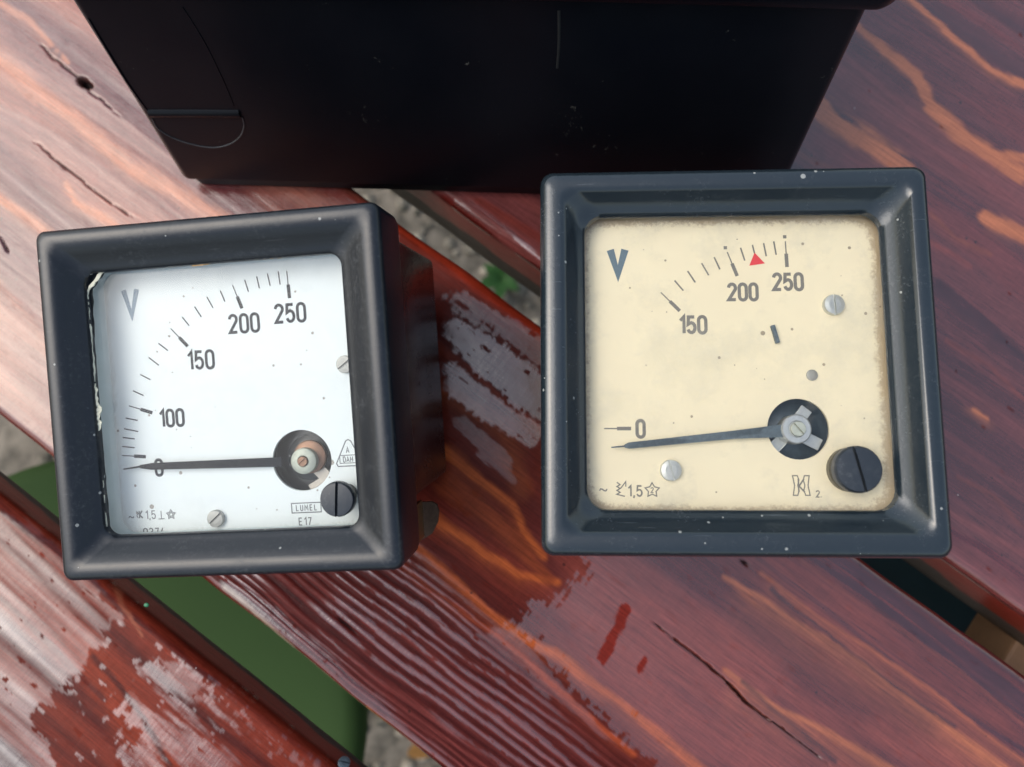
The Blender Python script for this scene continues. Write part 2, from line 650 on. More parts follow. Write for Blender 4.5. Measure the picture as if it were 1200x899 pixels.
def side_stain(col, sheen_film, z, t, s, seed, depth=-24):
    """the sides carry stain only on their upper half, bare grey wood below"""
    lim = depth + (fbm(s / 18, t * 0, seed, 3) - 0.5) * 6
    k = 1 - sstep(-0.8, 0.8, z - lim)
    n = fbm(s / 30, z / 5, seed + 2, 3)
    sd = 1 - sstep(-6.5, -4.0, z)
    col = lerp(col, (0.30, 0.028, 0.016), sd * 0.9)
    sheen_film = sheen_film * (1 - sd) + 0.22 * sd
    bare = np.array((0.085, 0.07, 0.058)) * (0.7 + 0.6 * n[..., None])
    col = col + (bare - col) * k[..., None]
    return col, sheen_film * (1 - 0.85 * k)


def paint_p2(s, t, z):
    col, u, g, f = base_grain(s, t, 11, 9.0, DEEP, RED, warp=22)
    px = lambda *p: [tuple(q) for q in p]
    # zones of colour ------------------------------------------------
    smooth = 1 - sstep(-14, 14, poly_in(s, t, [(640, 600), (760, 600), (1010, 640), (1210, 790), (1400, 1000), (1000, 1000), (760, 880), (640, 740)]))
    pc = np.array(PURPLE) + (np.array((0.24, 0.050, 0.034)) - np.array(PURPLE)) * sstep(0.35, 0.7, fbm(s / 60, t / 14, 31, 3))[..., None]
    col = lerp(col, pc, smooth * 0.85)
    left = 1 - sstep(-25, 25, poly_in(s, t, [(-300, -200), (260, -60), (420, 260), (120, 560), (-300, 400)]))
    lc = np.array((0.14, 0.030, 0.030)) + (np.array((0.38, 0.125, 0.075)) - np.array((0.14, 0.030, 0.030))) * sstep(0.3, 0.72, fbm(u / 15, s / 120, 37, 3))[..., None]
    col = lerp(col, lc, left)
    fine = fbm(u / 1.5, s / 130, 91, 3, 0.6)
    up = sstep(22, 34, t) * sstep(60, 110, s)
    col = lerp(col, (0.040, 0.014, 0.022), up * sstep(0.50, 0.66, fine) * 0.7)
    # flame figure ---------------------------------------------------
    B = []
    B += [([(0, 5), (33, 25), (67, 62), (80, 75)], 10, 4, PALE, .8), ([(-20, 60), (33, 95), (100, 150), (150, 192), (233, 240), (330, 300)], 22, 18, PALE, .85),
          ([(-20, 220), (50, 268), (90, 300)], 12, 14, PALE, .8), ([(77, 213), (90, 236), (127, 257), (150, 280)], 6, 12, PALE, .9),
          ([(0, 180), (60, 215), (82, 232)], 3, 6, (0.2, 0.06, 0.05), .8), ([(0, 330), (40, 380), (60, 420)], 10, 8, (0.3, 0.07, 0.03), .7),
          ([(60, 60), (75, 50), (68, 70)], 8, 8, (0.12, 0.02, 0.02), .8)]
    for i, (p, a, b_, c_, k) in enumerate(B):
        col = band(col, s, t, p, a, b_, c_, k, 0.8, 200 + i, 0.7, fade=2.5)
    B = [
        # region between the meters
        ([(470, 262), (560, 335), (640, 392), (760, 480)], 20, 18, (0.36, 0.036, 0.013), .9),
        ([(500, 400), (540, 428), (600, 480), (640, 510)], 14, 12, (0.24, 0.04, 0.02), .8),
        ([(515, 455), (548, 480), (590, 510), (612, 570)], 20, 26, (0.28, 0.06, 0.018), .7),
        ([(520, 530), (560, 560), (600, 590), (612, 620), (640, 650)], 16, 8, ORANGE, .9),
        ([(500, 600), (530, 622), (567, 650), (610, 672), (653, 681)], 14, 9, ORANGE, .95),
        ([(530, 570), (570, 600), (610, 640), (645, 678)], 34, 12, (0.27, 0.05, 0.015), .85),
        ([(470, 628), (500, 652), (567, 712), (600, 738), (633, 759), (660, 770), (680, 789), (733, 829), (787, 876), (813, 899), (880, 950)], 9, 11, ORANGE, .85),
        ([(455, 650), (500, 692), (583, 746), (640, 795), (700, 852), (740, 885)], 10, 7, (0.40, 0.07, 0.022), .85),
        # long bands of the right half
        ([(850, 676), (900, 706), (950, 742), (1000, 772), (1037, 802), (1103, 846), (1150, 880), (1220, 930)], 13, 16, ORANGE, .9),
        ([(893, 672), (930, 700), (960, 726), (1023, 766), (1097, 812), (1170, 870), (1230, 910)], 9, 6, (0.36, 0.09, 0.035), .8),
        ([(850, 789), (917, 832), (977, 862), (1050, 905)], 12, 14, ORANGE, .8),
        ([(940, 655), (1000, 700), (1060, 740), (1130, 790), (1200, 850)], 6, 5, (0.22, 0.05, 0.03), .6),
        ([(1010, 660), (1060, 700), (1120, 745), (1200, 805)], 4, 4, (0.04, 0.008, 0.01), .7),
        ([(905, 690), (960, 738), (1040, 800), (1120, 850)], 9, 6, (0.035, 0.010, 0.014), .75),
        ([(870, 800), (930, 850), (980, 892)], 8, 10, (0.035, 0.010, 0.012), .7),
        ([(690, 700), (640, 760)], 6, 6, RED, .0),
    ]
    for i, (p, a, b_, c_, k) in enumerate(B):
        if i >= 8: a, b_ = a * .6, b_ * .65
        if c_ is ORANGE: c_ = (0.50, 0.105, 0.024) if i < 8 else (0.46, 0.13, 0.045)
        col = band(col, s, t, p, a, b_, c_, k, 0.8, 240 + i, fade=(5.0 if i >= 8 else 1.8))
    # the ridged, weathered stretch under the left meter --------------
    rz = 1 - sstep(-10, 10, poly_in(s, t, [(200, 640), (470, 640), (760, 930), (560, 1000), (420, 860)]))
    uu = t + (fbm(s / 110, t / 40, 77, 3) - 0.5) * 9 + (fbm(s / 12, t / 6, 78, 2) - 0.5) * 0.7
    amp = fbm(s / 60, uu / 6, 82, 2)
    rid = 0.5 + 0.5 * np.sin(2 * np.pi * (uu / 3.0 + (vnoise(uu / 7, s / 120, 79) - 0.5) * 1.3))
    rid = np.clip(0.5 + (rid - 0.5) * (0.5 + amp) + (fbm(uu / 0.8, s / 25, 80, 3) - 0.5) * 0.8, 0, 1)
    rc = np.array((0.055, 0.007, 0.006)) + (np.array((0.17, 0.035, 0.028)) - np.array((0.055, 0.007, 0.006))) * rid[..., None]
    col = lerp(col, rc, rz * 0.85)
    col = band(col, s, t, [(262, 690), (300, 722), (350, 770), (392, 805)], 5, 4, (0.34, 0.25, 0.17), .8, .5, 301)
    col = band(col, s, t, [(430, 830), (460, 860), (490, 880)], 5, 3, ORANGE, .8, .5, 302)
    # sky reflection drawn as coat patches; the red rub marks interrupt it
    sheen_film = np.full(s.shape, 0.035)
    m1 = jag_mask(s, t, [(-400, -300), (470, -200), (470, 262), (450, 420), (330, 640), (140, 620), (-400, 420)], 51, 6)
    m2 = jag_mask(s, t, [(690, 600), (690, 668), (663, 690), (640, 706), (600, 735), (628, 768), (700, 830), (770, 899), (850, 1000), (1500, 1000), (1500, 600)], 52, 12, True)
    m3 = jag_mask(s, t, [(520, 395), (515, 378), (535, 372), (560, 388), (640, 440), (640, 500), (600, 480), (560, 440)], 53, 5, True)
    m4 = jag_mask(s, t, [(520, 440), (516, 428), (533, 428), (640, 506), (622, 528), (570, 490), (526, 460)], 54, 4, True)
    m5 = jag_mask(s, t, [(520, 345), (545, 342), (640, 405), (640, 430), (560, 380)], 55, 6, True) * 0.6
    m6 = jag_mask(s, t, [(530, 500), (545, 485), (590, 520), (600, 560), (560, 545)], 56, 6) * 0.4
    m7 = jag_mask(s, t, [(250, 685), (300, 690), (420, 800), (520, 899), (480, 899), (380, 800)], 57, 4) * 0.8
    m8 = jag_mask(s, t, [(600, 735), (700, 852), (760, 899), (700, 860), (560, 745)], 58, 4) * 0.7
    sheen_film = np.maximum.reduce([sheen_film, m1, m2 * 0.92, m3, m4, m5, m6, m7, m8, rz * sstep(0.55, 0.72, rid + (fbm(s / 6, t / 1.2, 61, 3) - 0.5) * 0.7) * sstep(0.32, 0.50, fbm(s / 40, t / 16, 63, 3))])
    sheen_film = sheen_film * (1 - pinholes(s, t, 65, 0.74) * (1 - m1 * 0.85) * (1 - m2 * .75))
    sheen_film = sheen_film * (1 - m1 * (0.50 + 0.25 * (fbm(u / 3, s / 70, 95, 3) - 0.5)))
    for p, w_ in (([(731, 715), (722, 740), (706, 772)], 13), ([(757, 772), (750, 782)], 7)):
        d, par = path_dist(s, t, p)
        k = 1 - sstep(w_ * .15 - .3, w_ * .15 + .3, d + (fbm(s / 1.2, t / 5, 67, 3) - .5) * 2.2)
        sheen_film = sheen_film * (1 - 0.95 * k)
        col = lerp(col, (0.20, 0.018, 0.010), k * 0.9)
    h = (fbm(u / 6, s / 200, 71, 3) - 0.5) * 0.35 + rz * (rid - 0.5) * 0.5
    h = h + (fbm(s / 7, t / 5, 73, 3) - 0.5) * 0.10
    # splits and the knot
    for p, w_, dp in (([(45, 52), (60, 68), (90, 90), (112, 110), (143, 137)], 0.9, 1.0), ([(37, 163), (60, 182), (93, 207), (130, 236), (160, 256)], 0.8, .9),
                      ([(760, 728), (787, 749), (840, 790), (873, 822), (920, 858), (983, 905)], 2.4, 2.0), ([(0, 276), (14, 300)], 1.5, 1),
                      ([(868, 655), (885, 668)], 5, 0.4), ([(395, 722), (420, 745)], 1.5, .6)):
        d, par = path_dist(s, t, p)
        w2 = w_ * 0.302 * 0.5 * (0.0 + 1.2 * np.sin(np.pi * np.clip(par, 0.03, 0.97)) * fbm(s / 5, t / 5, 81, 2) * 1.6)
        k = 1 - sstep(w2 * .6, w2 + 0.3, d)
        k = k * sstep(0.0, 0.08, par) * (1 - sstep(0.92, 1, par)) * sstep(0.15, 0.35, fbm(s / 6, t / 6, 83, 2))
        col = lerp(col, (0.012, 0.006, 0.006), k * 0.95)
        h = h - k * dp
        sheen_film = sheen_film * (1 - k)
    kx, ky = st(99, 97)
    d = np.hypot((s - kx) / 1.7, t - ky)
    k = 1 - sstep(1.2, 2.1, d + (fbm(s / 2, t / 2, 85, 2) - .5))
    col = lerp(col, (0.015, 0.009, 0.008), k)
    col = lerp(col, (0.16, 0.09, 0.07), (1 - sstep(2.0, 3.2, d)) * (1 - k) * .7)
    h = h - k * 3
    sheen_film = sheen_film * (1 - k)
    # bright worn arris towards the gap
    return (*side_stain(fibres(col, s, u, 15), sheen_film, z, t, s, 5), h)


def paint_p3(s, t, z):
    col, u, g, f = base_grain(s, t, 411, 8.0, (0.075, 0.022, 0.024), (0.215, 0.054, 0.045), warp=26, contrast=.8)
    col = lerp(col, (0.17, 0.035, 0.03), sstep(0.56, 0.72, fbm(u / 7, s / 150, 417, 3)) * 0.5)
    B = [([(1000, 22), (1040, 62), (1075, 90), (1092, 125), (1130, 162)], 10, 14, ORANGE, .95), ([(1092, 128), (1130, 162), (1165, 184), (1192, 203)], 14, 20, ORANGE, .95),
         ([(1165, 180), (1200, 186), (1240, 200)], 12, 10, ORANGE, .85),
         ([(945, 112), (985, 145), (1020, 170), (1060, 200)], 26, 20, ORANGE, .9), ([(1050, -15), (1090, 18), (1130, 55), (1160, 82), (1215, 106)], 5, 10, ORANGE, .9),
         ([(1155, 257), (1175, 268), (1215, 285)], 14, 14, ORANGE, .95), ([(930, 180), (980, 200)], 10, 5, (0.2, .05, .03), .7),
         ([(1090, 250), (1120, 280), (1160, 300)], 3, 4, (0.25, .06, .03), .7), ([(1090, 285), (1120, 300), (1140, 315)], 8, 3, (0.3, .06, .04), .5),
         ([(1140, 480), (1155, 492)], 4, 3, ORANGE, .7), ([(1110, 400), (1160, 430), (1200, 470)], 5, 4, (0.25, .05, .03), .5),
         ([(1120, 560), (1160, 580), (1200, 620)], 5, 5, (0.22, .05, .03), .5), ([(1100, 330), (1150, 370), (1200, 420)], 8, 6, (0.035, .010, .014), .6),
         ([(1110, 620), (1160, 650), (1210, 690)], 8, 6, (0.09, .008, .012), .7),
         ([(520, 240), (640, 330), (700, 370)], 26, 26, (0.10, 0.009, 0.006), .9), ([(560, 235), (640, 280)], 10, 10, (0.16, 0.02, 0.01), .6)]
    for i, (p, a, b_, c_, k) in enumerate(B):
        if c_ is ORANGE: a, b_, c_, k = a * 1.25, b_ * 1.25, (0.52, 0.155, 0.055), 1.0
        col = band(col, s, t, p, a, b_, c_, k, 0.45, 440 + i, 0.7, fade=1.3)
    sheen_film = np.full(s.shape, 0.035)  # veil of mirrored sky laid over this plank through coat strength
    m1 = jag_mask(s, t, [(900, -200), (900, 300), (1040, 640), (1110, 655), (1400, 850), (1600, 400), (1300, -300)], 452, 6)
    sheen_film = np.maximum(sheen_film, m1 * 0.95)
    # glossy rounded arris beside the centre gap
    sheen_film = np.maximum(sheen_film, (1 - sstep(3.0, 5.5, np.abs(t - 71.5))) * sstep(0.40, 0.52, fbm(s / 14, t / 2, 455, 3)) * (s > -80))
    sheen_film = sheen_film * (1 - pinholes(s, t, 465, 0.84))
    h = (fbm(u / 6, s / 200, 471, 3) - 0.5) * 0.35 + (fbm(s / 7, t / 5, 473, 3) - 0.5) * 0.10
    return (*side_stain(fibres(col, s, u, 17), sheen_film, z, t, s, 7), h)


def paint_p1(s, t, z):
    col, u, g, f = base_grain(s, t, 611, 8.0, (0.060, 0.008, 0.007), (0.20, 0.028, 0.013), warp=18, contrast=1.4)
    B = [([(0, 600), (60, 640), (150, 720), (250, 800)], 5, 6, (0.05, .006, .006), .7), ([(90, 760), (140, 820), (190, 899)], 46, 50, (0.26, .035, .012), .8),
         ([(110, 770), (160, 830), (200, 899)], 6, 6, (0.05, .007, .006), .8), ([(125, 680), (150, 720), (165, 745)], 3, 3, (0.4, .12, .06), .6),
         ([(0, 700), (80, 780), (120, 820)], 7, 6, (0.06, .012, .012), .6), ([(230, 720), (330, 800), (420, 880)], 9, 9, (0.16, .03, .025), .6)]
    for i, (p, a, b_, c_, k) in enumerate(B):
        col = band(col, s, t, p, a, b_, c_, k, 0.6, 640 + i)
    sheen_film = np.full(s.shape, 0.035)  # mirrored sky drawn here as patches of stronger coat
    m1 = jag_mask(s, t, [(-500, 400), (-20, 590), (40, 620), (105, 688), (140, 720), (105, 762), (85, 800), (55, 815), (40, 840), (62, 899), (0, 1000), (-500, 900)], 652, 8)
    m2 = jag_mask(s, t, [(150, 800), (195, 775), (230, 790), (300, 850), (420, 960), (300, 1100), (150, 950)], 653, 12, True) * 0.75 * sstep(.42, .66, fbm(u / 4, s / 30, 657, 3) + (fbm(s / 5, t / 1.5, 658, 3) - .5) * .3)
    m3 = jag_mask(s, t, [(190, 775), (215, 775), (240, 800), (225, 815)], 654, 3) * 0.45
    m4 = jag_mask(s, t, [(105, 690), (135, 715), (150, 735), (140, 735)], 655, 4) * 0.9
    sheen_film = np.maximum.reduce([sheen_film, m1, m2, m3, m4])
    sheen_film = np.maximum(sheen_film, sstep(0.74, 0.78, fbm(s / 4, t / 2.2, 661, 3)) * 0.6)
    sheen_film = sheen_film * (1 - pinholes(s, t, 665, 0.74))
    sheen_film = sheen_film * (1 - m1 * (0.55 + 1.5 * (fbm(u / 4, s / 60, 695, 3) - 0.5)))
    h = (fbm(u / 6, s / 200, 671, 3) - 0.5) * 0.4 + (fbm(s / 7, t / 5, 673, 3) - 0.5) * 0.12
    return (*side_stain(fibres(col, s, u, 19), sheen_film, z, t, s, 9, -14), h)


A_ROT = Matrix.Rotation(math.atan2(AD.y, AD.x), 4, 'Z')
table = empty('garden_table', A_ROT, 'red brown stained garden table of wide glossy planks carrying the instruments', 'table')
TH = 40
make_plank('plank', -89, 53.2, TH, -270, 235, paint_p2, table, ds=0.7, dt=0.5)['label'] = 'middle plank with ridged grain and long split'
make_plank('plank', 70.3, 285, TH, -160, 300, paint_p3, table, dt=0.8)['label'] = 'purplish plank with orange flame grain'
make_plank('plank', -260, -109.6, 18, -210, 40, paint_p1, table, ds=0.7, dt=0.55)['label'] = 'red plank with sky sheen drawn in patches'

# ------------------------------------------------------------------ cross batten under the planks, seen through the right hand gap
bm = bmesh.new()
s0, tt = st(1150, 722)
box(bm, s0 + 40, s0 + 105, -260, 250, -TH - 32, -TH - 0.5, bev=1.5)
o = bm_obj('cross_batten', bm, flat_mat('brown_batten_wood', (0.22, 0.125, 0.07), 0.6, nscale=120, namp=0.3), table)
bm = bmesh.new()
box(bm, s0 + 45, s0 + 100, -255, -115, -TH + 0.2, -18.5, bev=1)
bm_obj('spacer', bm, bpy.data.materials['brown_batten_wood'], table)

# ------------------------------------------------------------------ ground of gravelly concrete
GZ = -0.72
m, nt, b = new_mat('gravel_concrete')
v, tc = coords(nt)
n1 = noise(nt, v, 35, 5, 0.65)
r_ = ramp(nt, 0.35, 0.7, (0.07, 0.06, 0.045, 1), (0.27, 0.23, 0.18, 1))
nt.links.new(n1, r_.inputs[0])
nt.links.new(r_.outputs[0], b.inputs['Base Color'])
b.inputs['Roughness'].default_value = 0.85
bump(nt, b, n1, 0.6, 0.01)
bm = bmesh.new()
bmesh.ops.create_grid(bm, x_segments=60, y_segments=60, size=1500)
for vt in bm.verts:
    vt.co.z = GZ * 1000 + random.uniform(-1.5, 1.5)
g = bm_obj('ground', bm, m)
props(g, kind='structure', label='blurred grey gravelly concrete ground below the table')

m2_, nt, b = new_mat('gravel_stones')
v, tc = coords(nt)
n1 = noise(nt, v, 22, 3, 0.6)
r_ = ramp(nt, 0.38, 0.66, (0.06, 0.055, 0.04, 1), (0.38, 0.33, 0.26, 1))
nt.links.new(n1, r_.inputs[0])
nt.links.new(r_.outputs[0], b.inputs['Base Color'])
b.inputs['Roughness'].default_value = 0.8
bm = bmesh.new()
for i in range(2600):
    x, y = random.uniform(-620, 620), random.uniform(-420, 620)
    rr = random.uniform(4, 13)
    r1 = bmesh.ops.create_icosphere(bm, subdivisions=1, radius=rr)
    for vt in r1['verts']:
        vt.co = Vector((vt.co.x * random.uniform(.8, 1.25) + x, vt.co.y * random.uniform(.8, 1.2) + y, vt.co.z * .55 + GZ * 1000 + 1.5))
g = bm_obj('gravel', bm, m2_, None, smooth=True)
props(g, kind='stuff', label='loose rounded gravel stones on the ground below the table')


def leaf(name, u, v, z, size, mat, label, cat, blades):
    p = at(u, v, z)
    t = empty(name, Matrix.Translation(p), label, cat)
    for i in range(blades):
        bm = bmesh.new()
        a = 2 * math.pi * i / blades + .4
        L = size * random.uniform(.8, 1.15)
        rows = []
        for k in range(7):
            q = k / 6
            wd = L * 0.26 * math.sin(math.pi * min(.97, q * .9 + .08))
            zc = L * (0.35 * math.sin(q * 2.2)) * (1 if blades > 1 else .15)
            rows.append([bm.verts.new((math.cos(a) * q * L - math.sin(a) * e * wd, math.sin(a) * q * L + math.cos(a) * e * wd, zc + abs(e) * wd * .25)) for e in (-1, 0, 1)])
        for k in range(6):
            for e in (0, 1):
                bm.faces.new((rows[k][e], rows[k][e + 1], rows[k + 1][e + 1], rows[k + 1][e]))
        bmesh.ops.solidify(bm, geom=bm.faces[:], thickness=0.4)
        bm_obj('leaf', bm, mat, t, smooth=True)
    return t


leaf('weed_plant', 588, 328, GZ + .012, 36, flat_mat('green_leaf', (0.05, 0.16, 0.03), 0.6, nscale=60, namp=.3), 'small green weed on the ground seen through the centre gap', 'weed', 6)
lf = leaf('fallen_leaf', 478, 884, GZ + .012, 42, flat_mat('orange_leaf', (0.42, 0.20, 0.04), 0.6, nscale=60, namp=.3), 'orange fallen leaf on the gravel by the green stool', 'leaf', 1)

# ------------------------------------------------------------------ green plastic stool under the table
GRN = flat_mat('green_plastic', (0.040, 0.080, 0.024), 0.75, nscale=12, namp=.12, spec=.15)
zs = -0.25
c0, e0 = at(105, 850, zs), at(425, 850, zs)
RS = (e0 - c0).length * 1000
stool = empty('plastic_stool', Matrix.Translation((c0.x, c0.y, GZ)), 'round green plastic stool standing under the table', 'stool')
bm = bmesh.new()
zz = (zs - GZ) * 1000
prof = [(RS - 8, zz - 26), (RS - 2, zz - 26), (RS, zz - 20), (RS - 1, zz - 6), (RS - 6, zz - 1), (RS - 14, zz), (RS - 24, zz - 3), (RS * .5, zz - 5), (8, zz - 5)]
lathe(bm, prof, 72)
bm_obj('seat', bm, GRN, stool, autosmooth=50)
for i in range(4):
    a = R(45 + 90 * i)
    bm = bmesh.new()
    top = Vector((math.cos(a) * RS * .78, math.sin(a) * RS * .78, zz - 20))
    bot = Vector((math.cos(a) * RS * .76, math.sin(a) * RS * .76, 0))
    loft(bm, [[bot + Vector(p) for p in circ(14, 16)], [bot * .5 + top * .5 + Vector(p) for p in circ(18, 16)], [top + Vector(p) for p in circ(24, 16)]], True, True)
    bm_obj('leg', bm, GRN, stool, autosmooth=40)

# dark teal board lying lower down behind the right hand gap
p0 = at(1085, 700, -0.16)
board = empty('dark_board', Matrix.Translation((p0.x, p0.y, -0.16)) @ Matrix.Rotation(math.atan2(AD.y, AD.x), 4, 'Z'), 'dark teal bench board under the right hand table gap', 'bench board')
MT = flat_mat('teal_paint', (0.018, 0.045, 0.055), 0.45, nscale=80, namp=.2)
bm = bmesh.new()
box(bm, -260, 260, -45, 45, -22, 0, bev=2)
bm_obj('board', bm, MT, board)
for sx in (-180, 180):
    bm = bmesh.new()
    box(bm, sx - 20, sx + 20, -22, 22, (GZ + .16) * 1000, -22.5, bev=1.5)
    bm_obj('leg', bm, MT, board)


# ------------------------------------------------------------------ screws and small parts
def slotted(bm, r, h, slot, ang, cx, cy, z0, dome=0.0, depth=None, n=28):
    """cylinder head with a real slot across it"""
    depth = depth or h * .5
    zb = z0 + h - depth
    ca, sa = math.cos(ang), math.sin(ang)
    T = lambda x, y, z: (cx + x * ca - y * sa, cy + x * sa + y * ca, z)
    lp = [[T(p[0], p[1], z) for p in circ(r, n)] for z in (z0, zb)]
    loft(bm, lp, True, True)
    for sg in (1, -1):
        a0 = math.asin(slot / 2 / r)
        arc = [(a0 + (math.pi - 2 * a0) * i / 14) for i in range(15)]

        def seg(rr, z):
            out = []
            for a in arc:
                y = max(rr * math.sin(a), slot / 2)
                out.append(T(rr * math.cos(a), sg * y, z + dome * (1 - 0)))
            return out
        loft(bm, [seg(r, zb + 0.001 - dome), seg(r, z0 + h - r * .12 - dome), seg(r * .93, z0 + h - dome), seg(r * .55, z0 + h), ], True, True)


# ------------------------------------------------------------------ stroke lettering (narrow engineering numerals)
def arcp(cx, cy, rx, ry, a0, a1, n=8):
    return [(cx + rx * math.cos(R(a0 + (a1 - a0) * i / n)), cy + ry * math.sin(R(a0 + (a1 - a0) * i / n))) for i in range(n + 1)]


GW = 0.46
GL = {
    '0': [(arcp(.23, .77, .23, .23, 0, 180) + arcp(.23, .23, .23, .23, 180, 360), True)],
    '1': [([(.10, .76), (.33, 1.0), (.33, 0)], False)],
    '2': [(arcp(.23, .76, .23, .24, 175, -20) + [(.0, .03), (.46, .03)], False)],
    '3': [(arcp(.23, .78, .21, .22, 160, -80) + arcp(.23, .29, .23, .29, 80, -165), False)],
    '4': [([(.30, 1), (.02, .28), (.46, .28)], False), ([(.34, .55), (.34, 0)], False)],
    '5': [([(.43, .98), (.06, .98), (.03, .54)] + arcp(.23, .33, .23, .30, 115, -160, 10), False)],
    '6': [([(.36, 1)] + arcp(.23, .28, .23, .28, 160, 520, 14), False)],
    '7': [([(.02, .97), (.44, .97), (.16, 0)], False)],
    'V': [([(0, 1), (.27, .02), (.54, 1)], False)],
    'L': [([(.04, 1), (.04, .03), (.42, .03)], False)],
    'U': [([(.03, 1)] + arcp(.23, .23, .20, .23, 180, 360) + [(.43, 1)], False)],
    'M': [([(.0, 0), (.04, 1), (.28, .35), (.52, 1), (.56, 0)], False)],
    'E': [([(.44, .97), (.04, .97), (.04, .03), (.44, .03)], False), ([(.04, .5), (.38, .5)], False)],
    'A': [([(0, 0), (.25, 1), (.50, 0)], False), ([(.10, .32), (.40, .32)], False)],
    'D': [([(.04, 0), (.04, 1), (.25, 1)] + arcp(.25, .6, .2, .4, 90, 0, 4) + arcp(.25, .4, .2, .4, 0, -90, 4) + [(.05, 0)], False)],
    'H': [([(.03, 0), (.03, 1)], False), ([(.45, 0), (.45, 1)], False), ([(.03, .5), (.45, .5)], False)],
    'K': [([(.04, 0), (.04, 1)], False), ([(.46, 1), (.08, .45), (.48, 0)], False)],
    ',': [([(.05, .1), (.0, -.16)], False)],
    '.': [([(.02, .0), (.02, .10)], False)],
    '~': [([(0, .42), (.12, .58), (.26, .55), (.42, .42), (.58, .40), (.70, .56)], False)],
    ' ': [],
}
_zc = [0]


def ribbon(bm, pts, wdt, z, closed=False, w_end=None):
    P = [Vector((p[0], p[1])) for p in pts]
    n = len(P)
    if closed and (P[0] - P[-1]).length < 1e-6:
        P = P[:-1]
        n -= 1
    _zc[0] = (_zc[0] + 1) % 7
    z = z + _zc[0] * 0.004
    L_, R_ = [], []
    for i in range(n):
        a = P[(i - 1) % n] if (closed or i > 0) else None
        b_ = P[(i + 1) % n] if (closed or i < n - 1) else None
        d1 = (P[i] - a).normalized() if a is not None else None
        d2 = (b_ - P[i]).normalized() if b_ is not None else None
        if d1 is None: d1 = d2
        if d2 is None: d2 = d1
        d = (d1 + d2)
        if d.length < 1e-3: d = d1
        d.normalize()
        nn = Vector((-d.y, d.x))
        m_ = 1 / max(0.42, nn.dot(Vector((-d1.y, d1.x))))
        hw = wdt / 2 * m_
        L_.append(bm.verts.new((*(P[i] + nn * hw), z)))
        R_.append(bm.verts.new((*(P[i] - nn * hw), z)))
    for i in range(n if closed else n - 1):
        j = (i + 1) % n
        bm.faces.new((L_[i], R_[i], R_[j], L_[j]))


def text(bm, s, cx, cy, h, wdt, z, adv=0.64, ang=0.0, wx=1.0):
    """centred stroke lettering of height h"""
    tot = 0
    xs = []
    for ch in s:
        g = GL[ch]
        gw = max([p[0] for st_, c in g for p in st_], default=.3)
        xs.append(tot)
        tot += (gw + (adv - GW))
    tot -= (adv - GW)
    ca, sa = math.cos(ang), math.sin(ang)
    for ch, x0 in zip(s, xs):
        for pts, cl in GL[ch]:
            q = []
            for p in pts:
                x = (x0 + p[0] - tot / 2) * h * wx
                y = (p[1] - .5) * h
                q.append((cx + x * ca - y * sa, cy + x * sa + y * ca))
            ribbon(bm, q, wdt, z, cl)


def ink_obj(name, bm, mat, parent):
    """printed marks: a very thin raised layer facing up"""
    me = bpy.data.meshes.new(name)
    for f in bm.faces:
        f.normal_update()
        if f.normal.z < 0: f.normal_flip()
    bmesh.ops.scale(bm, vec=(.001,) * 3, verts=bm.verts)
    bm.to_mesh(me)
    bm.free()
    return link_mesh(name, me, mat, parent)


def star(bm, cx, cy, r, wdt, z):
    pts = []
    for i in range(10):
        a = R(90 + 36 * i)
        rr = r if i % 2 == 0 else r * .55
        pts.append((cx + rr * math.cos(a), cy + rr * math.sin(a)))
    ribbon(bm, pts, wdt, z, True)


# ------------------------------------------------------------------ meters
def square_frame(name, prof, mat, parent, n=10):
    """prof: list of (half side, corner radius, z)"""
    bm = bmesh.new()
    loops = [[(x, y, q[2]) for x, y in rrect(q[0], q[0], q[1], n, *(q[3:] or (0, 0)))] for q in prof]
    loops.append(loops[0])
    prev = None
    first = None
    for lp in loops[:-1]:
        vs = [bm.verts.new(p) for p in lp]
        if prev:
            for i in range(len(vs)):
                bm.faces.new((prev[i], prev[(i + 1) % len(vs)], vs[(i + 1) % len(vs)], vs[i]))
        else:
            first = vs
        prev = vs
    for i in range(len(first)):
        bm.faces.new((prev[i], prev[(i + 1) % len(first)], first[(i + 1) % len(first)], first[i]))
    return bm_obj(name, bm, mat, parent, autosmooth=38)


def plate_with_hole(name, hx, hy, r, z, th, hc, hr, mat, parent):
    bm = bmesh.new()
    o_ = [bm.verts.new((x, y, z)) for x, y in rrect(hx, hy, r, 6)]
    i_ = [bm.verts.new((x, y, z)) for x, y, _ in circ(hr, 40, hc[0], hc[1])]
    es = [bm.edges.new((l[k], l[(k + 1) % len(l)])) for l in (o_, i_) for k in range(len(l))]
    bmesh.ops.triangle_fill(bm, use_beauty=True, use_dissolve=False, edges=es)
    r_ = bmesh.ops.extrude_face_region(bm, geom=bm.faces[:])
    for v_ in r_['geom']:
        if isinstance(v_, bmesh.types.BMVert): v_.co.z -= th
    return bm_obj(name, bm, mat, parent)


def rounded_box(name, x0, x1, y0, y1, z0, z1, r, bev, mat, parent):
    bm = bmesh.new()
    cx, cy, hx, hy = (x0 + x1) / 2, (y0 + y1) / 2, (x1 - x0) / 2, (y1 - y0) / 2
    L = [(0, z1), (0, z0 + bev), (bev * .3, z0 + bev * .3), (bev, z0)]
    loft(bm, [[(x, y, z) for x, y in rrect(hx - i, hy - i, max(.3, r - i * .5), 6, cx, cy)] for i, z in L], True, True)
    return bm_obj(name, bm, mat, parent, autosmooth=40)


